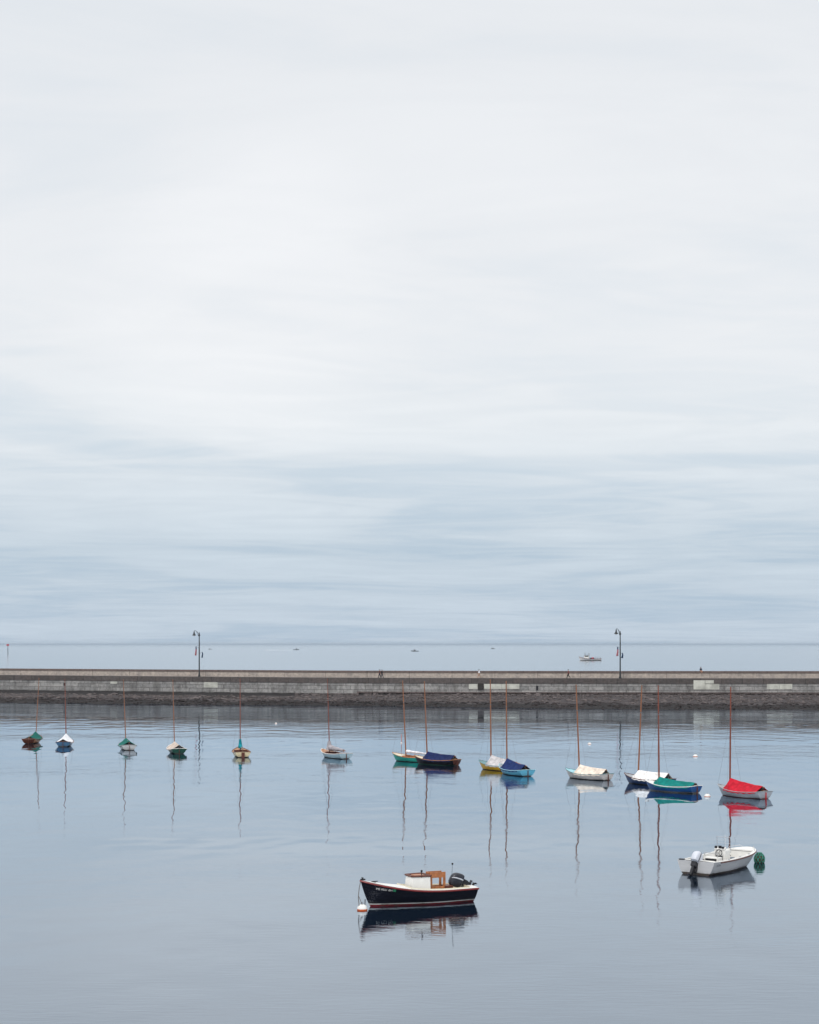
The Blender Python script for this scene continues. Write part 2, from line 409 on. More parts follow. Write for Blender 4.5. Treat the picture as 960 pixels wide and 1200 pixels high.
sailboat('cream sailboat without a cover, teal sail wrap at its mast and dark rudder', 271.5, 294.5, 887.3, 100, (281, 280.8, 796),
         HP('cream_hull', (0.66, 0.56, 0.36), DARK_B), MT['dark_wood'], MT['wood'], None, bundle=dict(m=canvas('teal_canvas', (0.004, 0.20, 0.24)), r=0.20, up=1.0, len=0.35), seed=5, rudder_w=0.17, mastm='mast_red')
sailboat('pale blue sailboat with a loose grey sail furled along its boom', 376, 414, 889.3, 126, (386, 383.5, 796),
         HP('pale_blue_hull', (0.38, 0.52, 0.58), DARK_B), MT['white'], MT['wood'], None, bundle=dict(m=canvas('grey_canvas', (0.34, 0.32, 0.34)), r=0.30, up=0.95, len=0.85), seed=6, mastm='mast_red')
sailboat('turquoise sailboat with timber deck and white furled sail, partly behind the black one', 459.5, 512, 893.5, 147, (476, 472, 798),
         HP('turquoise_hull', (0.02, 0.36, 0.29), DARK_B), MT['wood'], MT['cream'], None, bundle=dict(m=canvas('white_canvas_b', (0.72, 0.71, 0.74)), r=0.17, len=0.8), seed=7, inside=MT['bright_wood'])
sailboat('black sailboat with a navy blue cover and pale foredeck', 485.5, 541, 897, 151, (501, 497.5, 799),
         HP('black_hull', (0.010, 0.011, 0.018), GREEN_B, spec=0.15), MT['wood'], MT['cream'], dict(m=canvas('navy_canvas_a', (0.008, 0.017, 0.075)), zf=1.26, za=1.0, tb=0.94), transom=MT['dark_wood'], seed=8)
sailboat('yellow sailboat with a grey cover, beside the sky blue one', 561, 614, 904, 146, (576, 575, 797),
         HP('yellow_hull', (0.72, 0.40, 0.015), DARK_B), MT['teal_deck'], MT['teal_deck'], dict(m=canvas('grey_canvas_b', (0.48, 0.46, 0.47)), zf=1.42, za=0.95), seed=9)
sailboat('sky blue sailboat with a royal blue cover, in front of the yellow one', 584.5, 628, 909.5, 131, (595, 594, 799),
         HP('sky_blue_hull', (0.11, 0.42, 0.60), DARK_B), MT['blue_deck'], MT['grey_deck'], dict(m=canvas('navy_canvas_b', (0.009, 0.024, 0.105)), zf=1.45, za=1.0, tb=0.92), seed=10)
sailboat('white sailboat with a cream cover and pale blue foredeck, standing by itself', 662.5, 720, 914.5, 143, (680, 676, 803),
         HP('off_white_hull', (0.62, 0.58, 0.56), DARK_B), MT['teal_deck'], MT['blue_deck'], dict(m=canvas('cream_canvas', (0.72, 0.62, 0.53)), zf=1.25, za=1.0, sag=0.1, tb=0.96), seed=11)
sailboat('dark blue sailboat with a flat white cover, partly behind the green covered one', 731.4, 793, 921, 146, (749, 753.5, 804),
         HP('midnight_hull', (0.016, 0.045, 0.14), DARK_B), MT['dark_wood'], MT['grey_deck'], dict(m=canvas('white_canvas_c', (0.78, 0.75, 0.73)), zf=1.18, za=1.1, tb=0.96), seed=12)
sailboat('cobalt blue sailboat with an emerald green cover and white foredeck', 756, 823.6, 929.5, 150, (774, 773, 804),
         HP('cobalt_hull', (0.008, 0.085, 0.29), (0.20, 0.19, 0.18), line=0.09), MT['white'], MT['white'], dict(m=canvas('emerald_canvas', (0.002, 0.17, 0.15)), zf=1.15, za=0.85, tb=0.97), seed=13, mastm='mast_red')
sailboat('light grey sailboat with a bright red cover, nearest of the masted boats', 841, 906, 936, 142, (858, 859, 806),
         HP('pale_grey_hull', (0.40, 0.43, 0.47), RED_B, line=0.05), MT['grey_deck'], MT['grey_deck'], dict(m=canvas('red_canvas', (0.46, 0.010, 0.026)), zf=1.42, za=0.98, tb=0.94, sag=0.03), rudder=MT['red'], seed=14, mastm='mast_red')

# ------------------------------------------------------------------ outboard engine (top of bracket at the origin, leg towards -x when tilted up)
def outboard(parent, loc, tilt, cowl, legm, stripe=None, k=1.0, rz=0.0, leg=1.0):
    root = bpy.data.objects.new('outboard_motor', None); COL.objects.link(root); root.parent = parent
    root.location = loc; root.rotation_euler = (0, tilt, rz); root.scale = (k, k, k)
    # cowling: rounded box by lofted rounded sections
    c = MB(); rows = []
    prof = [(0.10, 0.62, 0.0), (0.15, 0.92, 0.0), (0.26, 1.0, 0.01), (0.40, 1.0, 0.03), (0.54, 0.94, 0.05), (0.64, 0.78, 0.07), (0.70, 0.5, 0.08), (0.72, 0.12, 0.08)]
    for z, q, dx in prof:
        row = []
        for j in range(24):
            a = 2 * math.pi * j / 24; ca, sa = math.cos(a), math.sin(a)
            row.append((dx + 0.34 * q * math.copysign(abs(ca) ** 0.6, ca) + 0.02, 0.21 * q * math.copysign(abs(sa) ** 0.6, sa), z))
        rows.append(row)
    c.grid(rows, close_u=True); c.add(rows[-1], [tuple(range(24))]); c.add(rows[0], [tuple(range(24))])
    c.build('motor_cowling', cowl, root)
    if stripe:
        b = MB(); rr = []
        for z, q, dx in prof[1:7]:
            rr.append([(dx + 0.02 + 0.34 * q * u, sgn * (0.212 * q + 0.004), z) for sgn in (1,) for u in (-0.34, -0.16)])
        b.grid(rr); rr2 = [[(p[0], -p[1], p[2]) for p in r] for r in rr]; b.grid(rr2)
        b.build('cowling_stripe', stripe, root, solid=0.004)
    l = MB(); dz = 0.4 * (1 - leg)
    l.box((0.0, 0, -0.02), (0.30, 0.26, 0.24)); l.box((-0.03, 0, -0.40 + dz / 2), (0.20, 0.12, 0.62 - dz)); l.box((-0.05, 0, -0.66 + dz), (0.42, 0.20, 0.025))
    l.tube([(0.20, 0, -0.84 + dz), (0.10, 0, -0.84 + dz), (-0.15, 0, -0.84 + dz), (-0.22, 0, -0.84 + dz)], [0.015, 0.06, 0.06, 0.035], 10)
    l.box((-0.02, 0, -0.98 + dz), (0.16, 0.02, 0.24)); l.box((0.14, 0, -0.20), (0.14, 0.24, 0.34))
    l.build('motor_leg', legm, root, smooth=False, bevel=0.015)
    p = MB()
    for a in range(3):
        q = Matrix.Rotation(a * 2.0944, 3, 'X')
        p.add([q @ Vector(v) for v in ((-0.20, -0.02, 0.03), (-0.25, -0.07, 0.13), (-0.22, 0.06, 0.15), (-0.17, 0.04, 0.05))], [(0, 1, 2, 3)])
    pr = p.build('propeller', MT['char'], root, smooth=False, solid=0.012); pr.location = (0, 0, -0.84 + dz)
    return root

# ------------------------------------------------------------------ black launch in the foreground
def launch():
    h = Hull(L=5.5, B=2.0, zb=1.22, zm=0.66, zs=0.66, draft=0.30, tf=0.86, ts=0.17, tm=0.55, p=2.2, q=0.9, zt=-0.12, trake=0.10, ebow=1.0, estern=0.30, low=0.74)
    ph = R(204.5); d0, d1 = dist(1065.0), dist(1056.5)
    dc = (d0 + d1) / 2 + 0.55; cx = px2x(486.6, dc)
    root = thing('wooden_launch', 'black motor launch with white cabin box and dark outboard, on a ball mooring', 'motorboat', (cx, dc, 0), ph)
    h.shell(60, 14).build('hull', HP('launch_black_hull', (0.006, 0.007, 0.014), (0.17, 0.016, 0.024), line=0.085, stripe=(0.62, 0.62, 0.60), stripe_top=0.13, rough=0.35, spec=0.12, plank=0.006, pitch=0.16), root)
    h.rail(0.042, -0.03).build('rub_rail', MT['rail_red'], root)
    h.deck(0.40, 0.93, 0.17, camber=0.04, inset=-0.015, dz=0.02).build('deck', MT['white'], root)
    h.well(0.40, 0.93, 0.17, floor=0.12, inset=-0.015, dz=0.02, coam=0.05).build('cockpit', MT['cream'], root)
    # cabin box on the foredeck
    x0, x1 = h.L / 2 - 2.44, h.L / 2 - 3.30
    c = MB(); zt = 1.27; rows = []
    for x, ins, w in ((x0, 0.0, 0.36), (x1, 0.0, 0.50)):
        t = (h.L / 2 - x) / h.L; zb = h.sheer(t) - 0.02
        rows.append([(x + 0.05 * (1 if x == x0 else 0), w + 0.05, zb), (x, w, zt), (x, -w, zt), (x + 0.05 * (1 if x == x0 else 0), -w - 0.05, zb)])
    c.grid(rows)
    for r in rows: c.add(r, [(0, 1, 2, 3)])
    cab = c.build('cabin', MT['white'], root, smooth=False, bevel=0.03)
    e = MB()
    loop = [(x0 + 0.02, 0.38, zt + 0.04), (x1 - 0.02, 0.52, zt + 0.04), (x1 - 0.02, -0.52, zt + 0.04), (x0 + 0.02, -0.38, zt + 0.04)]
    for i in range(4):
        a, b = Vector(loop[i]), Vector(loop[(i + 1) % 4]); e.tube([a, b], 0.045, 6)
        mid = (a + b) / 2; e.tube([mid + Vector((0, 0, -0.06)), mid], 0.025, 6)
    e.build('cabin_rail', MT['dark_wood'], cab)
    hb_ = MB(); hb_.box((x0 - 0.45, 0, zt + 0.035), (0.5, 0.44, 0.05)); hb_.build('hatch', MT['bright_wood'], cab, smooth=False, bevel=0.01)
    lg = MB(); lg.tube([(x0 - 0.5, 0.30, zt), (x0 - 0.5, 0.30, zt + 0.22)], 0.022, 8); lg.lathe([(0.0, 0.0), (0.05, 0.01), (0.05, 0.09), (0.0, 0.11)], (x0 - 0.5, 0.30, zt + 0.2), 10)
    lg.build('signal_horn', MT['black'], cab)
    # timber windscreen: frame with two panes, sides running aft
    w = MB(); xw = x1 - 0.10; z0, z1 = 0.66, 1.42; hw = 0.22; th = 0.07
    def plate(xa, ya, xb, yb, za, zb_, t=0.05):
        a = Vector((xa, ya, 0)); b = Vector((xb, yb, 0)); u = (b - a).normalized(); n = Vector((-u.y, u.x, 0)) * t / 2
        pts = [a + n, b + n, b - n, a - n]; P = [(p.x, p.y, za) for p in pts] + [(p.x, p.y, zb_) for p in pts]
        w.add(P, [(3, 2, 1, 0), (4, 5, 6, 7), (0, 1, 5, 4), (1, 2, 6, 5), (2, 3, 7, 6), (3, 0, 4, 7)])
    for sy in (1, -1):
        xa, xb = xw, xw - 0.80
        plate(xa, sy * hw, xb, sy * hw, z1 - 0.26, z1); plate(xa - 0.01, sy * hw, xb, sy * hw, z0, z0 + 0.10, 0.055)
        plate(xa + 0.0, sy * hw, xa - 0.12, sy * hw, z0 + 0.101, z1 - 0.261, 0.052); plate(xb + 0.12, sy * hw, xb, sy * hw, z0 + 0.101, z1 - 0.261, 0.052)
    plate(xw, hw - 0.03, xw, -hw + 0.03, z1 - 0.10, z1 - 0.003, 0.05); plate(xw, hw - 0.03, xw, -hw + 0.03, z0, z0 + 0.12, 0.05)
    for yy in (0.66, -0.66): plate(xw, yy * 0.4 + 0.03, xw, yy * 0.4 - 0.03, z0 + 0.121, z1 - 0.101, 0.045)
    ws = w.build('windscreen', MT['bright_wood'], root, smooth=False, bevel=0.008)
    cs = MB(); cs.box((x1 - 1.05, 0.05, 0.45), (0.4, 0.5, 0.65)); cs.build('steering_console', MT['dark_wood'], root, smooth=False, bevel=0.02)
    sw = MB(); sw.tube([(x1 - 1.30 , 0.05 + 0.17 * math.cos(a * math.pi / 8), 0.78 + 0.17 * math.sin(a * math.pi / 8)) for a in range(17)], 0.015, 6); sw.build('steering_wheel', MT['black'], root)
    ap = MB(); ap.tube([(x1 - 0.95, 0.72, 0.7), (x1 - 1.02, 0.72, 1.80)], 0.008, 5); ap.lathe([(0.0, 0), (0.045, 0.02), (0.045, 0.09), (0, 0.1)], (x1 - 1.02, 0.72, 1.78), 8)
    ap.build('antenna', MT['black'], root)
    th_ = MB()
    th_.box((-1.45, 0, 0.47), (0.32, 1.45, 0.05)); th_.build('thwart', MT['white'], root, smooth=False, bevel=0.01)
    outboard(root, (-2.47, 0.05, 0.84), R(62), MT['char'], MT['black'], stripe=MT['silver'], k=1.02, leg=0.15)
    # bow fittings
    b = MB(); b.box((h.L / 2 - 0.12, 0, 1.25), (0.22, 0.10, 0.06)); b.tube([(h.L / 2 - 0.10, -0.06, 1.32), (h.L / 2 - 0.10, 0.06, 1.32)], 0.035, 8)
    b.build('bow_chock', MT['black'], root, smooth=False)
    b = MB(); b.box((h.L / 2 - 0.70, 0, 1.13), (0.30, 0.05, 0.04)); b.box((h.L / 2 - 0.70, 0, 1.10), (0.10, 0.06, 0.06)); b.build('bow_cleat', MT['black'], root, smooth=False)
    # registration lettering wrapped on both bows
    vs, fs = text_mesh('MS 9561 BH', 0.135)
    tw = max(v[0] for v in vs)
    for side in (1, -1):
        m = MB(); g = MB()
        def skin(u, z):
            x = h.L / 2 - (0.62 + (u if side == 1 else tw - u)); zz = 0.80 + z - 0.13 * (h.L / 2 - x - 0.62)
            return (x, side * (h.y_at(x, zz) + 0.006), zz)
        m.add([skin(v[0], v[1]) for v in vs], fs); m.build('registration_number', MT['white'], root, smooth=False)
        q = [(tw + 0.04, 0), (tw + 0.16, 0), (tw + 0.16, 0.12), (tw + 0.04, 0.12)] if side == 1 else [(-0.16, 0), (-0.04, 0), (-0.04, 0.12), (-0.16, 0.12)]
        g.add([skin(a, b_) for a, b_ in q], [(0, 1, 2, 3)]); g.build('registration_sticker', MT['green_sticker'], root, smooth=False)
    # mooring ropes from the bow down to the buoy, and the buoy itself
    M = Matrix.Translation(root.location) @ Matrix.Rotation(ph, 4, 'Z')
    by = dist(1066.5); bx = px2x(424.6, by)
    tip = M @ Vector((h.L / 2 - 0.02, 0, 1.22))
    buoy = thing('mooring_buoy', 'white ball buoy with orange waterline band under the black launch bow', 'buoy', (bx, by, 0), 0.3)
    q = MB(); q.lathe([(0.0, -0.2), (0.16, -0.16), (0.22, -0.06), (0.235, 0.03), (0.235, 0.06)], n=20, mi=1); q.lathe([(0.235, 0.06), (0.222, 0.12), (0.18, 0.20), (0.10, 0.25), (0.0, 0.27)], n=20)
    q.build('float', [MT['white'], MT['orange']], buoy)
    q = MB(); q.tube([(0.12, 0.0, 0.2), (0.14, 0, 0.48)], [0.03, 0.035], 8); q.tube([(-0.05, 0, 0.28), (-0.05, 0, 0.34), (0.03, 0, 0.34), (0.03, 0, 0.28)], 0.015, 6); q.build('buoy_post', MT['grey'], buoy)
    rp = MB(); Bp = Vector((bx, by, 0.0))
    a0 = Vector(tip); b0 = Bp + Vector((-0.14, -0.08, 0.24))
    rp.tube([a0, a0.lerp(b0, 0.3) + Vector((-0.05, 0, -0.02)), a0.lerp(b0, 0.7) + Vector((-0.06, 0, 0)), b0], 0.018, 6)
    rp.tube([a0.lerp(b0, 0.62) + Vector((-0.06, 0, 0)), b0 + Vector((0.10, 0, 0.12)), b0 + Vector((0.14, 0, 0.02))], 0.016, 6)
    rp.tube([b0, Bp + Vector((-0.22, -0.1, -0.15))], 0.02, 6)
    tag(rp.build('mooring_rope', MT['rope']), 'dark rope from the black launch bow down to its ball buoy', 'rope')
    return root
launch()

# ------------------------------------------------------------------ white centre console boat
def centre_console():
    h = Hull(L=5.75, B=2.3, zb=0.97, zm=0.70, zs=0.72, draft=0.30, tf=0.95, ts=0.20, tm=0.50, p=2.6, q=0.62, zt=-0.16, trake=-0.04, ebow=0.75, estern=0.22, low=0.8)
    ph = R(50.5); dt = (dist(1026.5) + dist(1024)) / 2
    cx = px2x(815.0, dt) + math.cos(ph) * (h.L / 2); cy = dt + math.sin(ph) * h.L / 2
    root = thing('console_motorboat', 'white open motorboat with centre console and silver outboard on its stern', 'motorboat', (cx, cy, 0), ph)
    h.shell(50, 12).build('hull', HP('gelcoat_hull', (0.44, 0.44, 0.45), (0.05, 0.03, 0.028), line=0.075, stripe=(0.03, 0.02, 0.02), stripe_top=0.11, plank=0, var=0.05), root)
    r = MB()
    for side in (1, -1):
        r.tube([h.edge((i / 40) ** 1.2 * 0.88, side, -0.005, -0.05) for i in range(41)], 0.032, 6)
    r.build('rub_rail', MT['dark_wood'], root)
    t0, t1 = 0.17, 0.95
    h.deck(t0, t1, 0.17, camber=0.03, inset=-0.01, dz=0.0).build('gunwale', MT['white'], root)
    h.well(t0, t1, 0.17, floor=0.16, inset=-0.01, dz=0.0, coam=0.02).build('cockpit', MT['white'], root)
    # black plates as painted shade in the void under the bow deck, casting platform ahead of the console
    xb = h.L / 2 - h.L * 0.42
    b = MB(); b.box((xb + 0.25, 0, 0.30), (0.85, 1.30, 0.28)); b.build('bow_platform', MT['white'], root, smooth=False, bevel=0.02)
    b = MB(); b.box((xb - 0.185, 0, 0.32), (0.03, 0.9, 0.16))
    b.grid([[(h.edge(t, 1).x, h.half(t, z) - 0.27 - 0.012 * k, z) for z, k in ((h.sheer(t) - 0.33, 0), (h.sheer(t) - 0.10, 1))] for t in [0.20 + 0.018 * i for i in range(11)]]); b.build('bow_void_shade', MT['black'], root, smooth=False, solid=0.02)
    # console
    c = MB(); c.box((-0.10, 0.0, 0.62), (0.62, 0.72, 0.92), taper=0.9); con = c.build('console', MT['white'], root, smooth=False, bevel=0.04)
    c = MB(); c.box((-0.30, 0.0, 1.13), (0.22, 0.62, 0.12), rot=Matrix.Rotation(R(-25), 3, 'Y')); c.build('dashboard', MT['white'], con, smooth=False, bevel=0.02)
    c = MB()
    for yy, zz, s in ((0.22, 1.22, 0.13), (-0.02, 1.24, 0.16), (-0.2, 1.20, 0.12)): c.box((-0.36, yy, zz), (0.10, s, 0.13))
    c.build('instruments', MT['black'], con, smooth=False, bevel=0.01)
    c = MB(); c.tube([(-0.46 + 0.06 * math.sin(a * math.pi / 8), 0.19 * math.cos(a * math.pi / 8), 0.92 + 0.18 * math.sin(a * math.pi / 8)) for a in range(17)], 0.018, 6)
    for a in range(3): c.tube([(-0.45, 0, 0.92), (-0.45, 0.18 * math.cos(a * 2.1), 0.92 + 0.18 * math.sin(a * 2.1))], 0.012, 5)
    c.build('steering_wheel', MT['black'], con)
    c = MB(); c.box((-0.425, 0.0, 0.58), (0.02, 0.42, 0.40)); c.build('console_door', MT['char'], con, smooth=False)
    ws = MB(); hw = 0.40
    ws.tube([(0.12, hw, 0.9), (0.05, hw, 1.72), (0.05, -hw, 1.72), (0.12, -hw, 0.9)], 0.02, 6); ws.tube([(0.08, hw, 1.40), (0.08, -hw, 1.40)], 0.008, 6)
    ws.build('grab_frame', MT['steel'], con)
    s = MB(); s.box((-1.05, 0, 0.47), (0.46, 0.86, 0.6)); s.build('helm_seat', MT['white'], root, smooth=False, bevel=0.04)
    s = MB(); s.box((-1.287, 0, 0.60), (0.015, 0.66, 0.2)); s.box((-0.813, 0, 0.50), (0.015, 0.62, 0.22)); s.build('seat_locker', MT['black'], root, smooth=False)
    s = MB(); s.tube([(-1.22, 0.38, 0.74), (-1.28, 0.38, 1.0), (-1.28, -0.38, 1.0), (-1.22, -0.38, 0.74)], 0.018, 6); s.build('seat_rail', MT['steel'], root)
    # transom corners and motor well
    for side in (1, -1):
        q = MB(); q.box((-h.L / 2 + 0.10, side * 0.86, 0.755), (0.18, 0.30, 0.05)); q.build('stern_cleat', MT['char'], root, smooth=False, bevel=0.01) if side == 1 else None
    w = MB(); w.box((-h.L / 2 + 0.42, 0.0, 0.50), (0.5, 1.3, 0.42)); w.build('motor_well', MT['white'], root, smooth=False, bevel=0.03)
    outboard(root, (-h.L / 2 - 0.08, 0.0, 0.56), R(33), MT['silver'], MT['black'], stripe=MT['char'], k=1.05)
    q = MB(); rows = []
    for t in [0.30 + 0.06 * i for i in range(11)]:
        w_ = h.half(t, 0.17) - 0.11; rows.append([(h.edge(t, 1).x, w_, 0.172), (h.edge(t, 1).x, -w_, 0.172)])
    q.grid(rows); q.build('sole', paint('grey_nonskid', (0.22, 0.225, 0.23), 0.8), root, smooth=False)
    q = MB(); q.box((0.55, 0.0, 0.40), (0.42, 0.6, 0.42)); q.build('cool_box', paint('cool_box_blue', (0.10, 0.13, 0.17), 0.5), root, smooth=False, bevel=0.03)
    q = MB()
    for k in range(4): q.tube([(-1.9 + (0.17 - 0.02 * k) * math.cos(a * 0.5236), 0.62 + (0.17 - 0.02 * k) * math.sin(a * 0.5236), 0.74 + 0.035 * k) for a in range(13)], 0.02, 5)
    q.build('rope_coil', MT['rope'], root)
    q = MB(); q.tube([(-h.L / 2 + 0.12, 0.0, 0.80), (-h.L / 2 + 0.45, 0.2, 0.78), (-h.L / 2 + 0.9, 0.35, 0.45)], 0.03, 6); q.tube([(-h.L / 2 + 0.12, 0.06, 0.80), (-h.L / 2 + 0.5, -0.2, 0.76), (-h.L / 2 + 0.8, -0.5, 0.5)], 0.025, 6); q.build('control_cables', MT['black'], root)
    q = MB()
    for side in (1, -1):
        for t in (0.34, 0.52, 0.72): q.box((h.edge(t, side).x, h.edge(t, side, 0.08).y, h.sheer(t) + 0.045), (0.14, 0.035, 0.03))
    q.build('mooring_cleats', MT['steel'], root, smooth=False)
    q = MB(); q.tube([(-0.1, 0.42, 0.9), (-0.12, 0.42, 1.25)], 0.02, 6); q.tube([(-0.30, -0.30, 1.1), (-0.32, -0.30, 1.9)], 0.006, 5); q.build('aerial', MT['white'], con)
    # bow rail and short name on the quarter
    b = MB()
    for side in (1, -1): b.tube([h.edge(0.16, side, 0.07, 0.02), h.edge(0.14, side, 0.08, 0.12), h.edge(0.05, side, 0.07, 0.12), h.edge(0.03, side, 0.06, 0.02)], 0.014, 6)
    b.build('bow_rail', MT['steel'], root)
    vs, fs = text_mesh('ADIN', 0.16); tw = max(v[0] for v in vs); m = MB()
    m.add([(-h.L / 2 + 0.35 + v[0], -(h.y_at(-h.L / 2 + 0.35 + v[0], 0.46 + v[1]) + 0.008), 0.46 + v[1]) for v in vs], fs)
    m.build('name_lettering', MT['grey'], root, smooth=False)
    # weed grown ball in a green net ahead of the bow
    by = dist(1011.0); bx = px2x(890.0, by)
    bu = thing('netted_mooring_ball', 'round mooring ball wrapped in green netting off the white motorboat bow', 'buoy', (bx, by, 0.06), 0.4)
    q = MB(); rows = []
    for i in range(15):
        a = math.pi * i / 14
        rows.append([(0.27 * math.sin(a) * math.cos(2 * math.pi * j / 24) * (1 + 0.05 * noise.noise(Vector((i, j, 1.3)))), 0.27 * math.sin(a) * math.sin(2 * math.pi * j / 24), 0.14 - 0.33 * math.cos(a)) for j in range(24)])
    q.grid(rows, close_u=True); q.build('float', MT['weed'], bu)
    q = MB()
    for k in range(9):
        for sg in (1, -1):
            q.tube([(0.29 * math.sin(a) * math.cos(k * 0.698 + sg * a * 0.7), 0.29 * math.sin(a) * math.sin(k * 0.698 + sg * a * 0.7), 0.14 - 0.35 * math.cos(a)) for a in [0.25 + 2.75 * i / 12 for i in range(13)]], 0.024, 5)
    q.tube([(0.12 * math.cos(a * 0.5), 0.12 * math.sin(a * 0.5), 0.47) for a in range(13)], 0.04, 6)
    q.build('netting', MT['net'], bu)
    M = Matrix.Translation(root.location) @ Matrix.Rotation(ph, 4, 'Z')
    rp = MB(); a0 = M @ Vector((h.L / 2 - 0.05, 0, 0.98)); b0 = Vector((bx, by, 0.50))
    rp.tube([a0, a0.lerp(b0, 0.5) + Vector((0, 0, -0.06)), b0], 0.016, 6)
    tag(rp.build('mooring_rope', MT['rope']), 'short rope between the white motorboat bow and the netted ball', 'rope')
centre_console()

# ------------------------------------------------------------------ small mooring balls
BALLS = 'small mooring balls between the moored boats'
def ball(px, y, r, label, pole=False):
    d = dist(y); o = thing('mooring_buoy', label, 'buoy', (px2x(px, d), d, 0), rnd.random() * 3, BALLS)
    q = MB(); q.lathe([(0.0, -r * 0.8), (r * 0.8, -r * 0.5), (r, -r * 0.05), (r, r * 0.12)], n=16, mi=1); q.lathe([(r, r * 0.12), (r * 0.86, r * 0.5), (r * 0.5, r * 0.8), (0, r * 0.9)], n=16)
    q.build('float', [MT['white'], MT['orange']], o)
    q = MB(); q.tube([(0, 0, r * 0.85), (0, 0, r * 1.15)], r * 0.12, 6); q.build('ring', MT['grey'], o)
    if pole:
        q = MB(); q.tube([(0, 0, r), (0.02, 0, 1.1)], 0.025, 6); q.build('pickup_pole', MT['orange'], o)
ball(691, 872, 0.21, 'small pale ball buoy on open water behind the cream covered white sailboat')
ball(815, 886.5, 0.25, 'pale ball buoy on open water behind the red covered sailboat')
ball(829, 933.5, 0.25, 'white ball buoy between the emerald covered and red covered sailboats')
ball(323.5, 848, 0.18, 'tiny pale ball buoy just off the pier reflection, farthest of the balls')
ball(470.5, 871, 0.13, 'thin orange pick-up pole on a small float behind the turquoise sailboat', pole=True)

# ------------------------------------------------------------------ stone pier
ZD = 4.95     # walkway height
ZB = 1.65     # foot of the masonry
KNOT = [(-420, 552.0), (-94.0, 411.0), (-44.5, 389.6), (-14.3, 377.2), (14.2, 372.9), (42.5, 371.2), (70.5, 370.2), (420, 362.0)]
TOE = [(-420, 505.0), (-84, 369.0), (-42, 356.5), (-14, 351.5), (13.0, 342.5), (38.0, 329.5), (70, 329.0), (420, 324.0)]
def interp(T, x):
    for (a, ya), (b, yb) in zip(T, T[1:]):
        if x <= b: return ya + (yb - ya) * (x - a) / (b - a)
    return T[-1][1]
def smooth_y(T, x, w=7.0):
    return sum(interp(T, x + w * (k / 3.0)) for k in range(-3, 4)) / 7
XS = [-420 + i * 20 for i in range(15)] + [-125 + i * 3 for i in range(84)] + [130 + i * 20 for i in range(15)]
def wall_y(x): return smooth_y(KNOT, x)
def toe_y(x): return smooth_y(TOE, x, 10)
def px_wall(px):                 # world x of a point on the wall face seen at column px
    x = 0.0
    for _ in range(30): x = (px - 480) / F * wall_y(x)
    return x
class Strip(MB):
    """sheet along the pier with u along it and v across in metres"""
    def strip(self, prof, xs=XS):
        if self.uv is None: self.uv = []
        o = len(self.v); u = 0.0; last = None; n = len(prof)
        vv = [0.0]
        for a, b in zip(prof, prof[1:]): vv.append(vv[-1] + math.hypot(b[0] - a[0], b[1] - a[1]))
        for x in xs:
            y = wall_y(x)
            for (dy, z), v in zip(prof, vv): self.v.append((x, y + dy, z)); self.uv.append((x, z if abs(prof[0][1] - prof[-1][1]) > 0.3 else dy))
        for i in range(len(xs) - 1):
            for j in range(n - 1):
                self.f.append((o + i * n + j, o + (i + 1) * n + j, o + (i + 1) * n + j + 1, o + i * n + j + 1)); self.m.append(0)
    def make(self, name, mat, parent):
        me = bpy.data.meshes.new(name); me.from_pydata(self.v, [], self.f); me.materials.append(mat)
        ul = me.uv_layers.new(name='UVMap')
        for p in me.polygons:
            for li in p.loop_indices: ul.data[li].uv = self.uv[me.loops[li].vertex_index]
        bm = bmesh.new(); bm.from_mesh(me); bmesh.ops.recalc_face_normals(bm, faces=bm.faces); bm.to_mesh(me); bm.free()
        o = bpy.data.objects.new(name, me); COL.objects.link(o); o.parent = parent
        return o
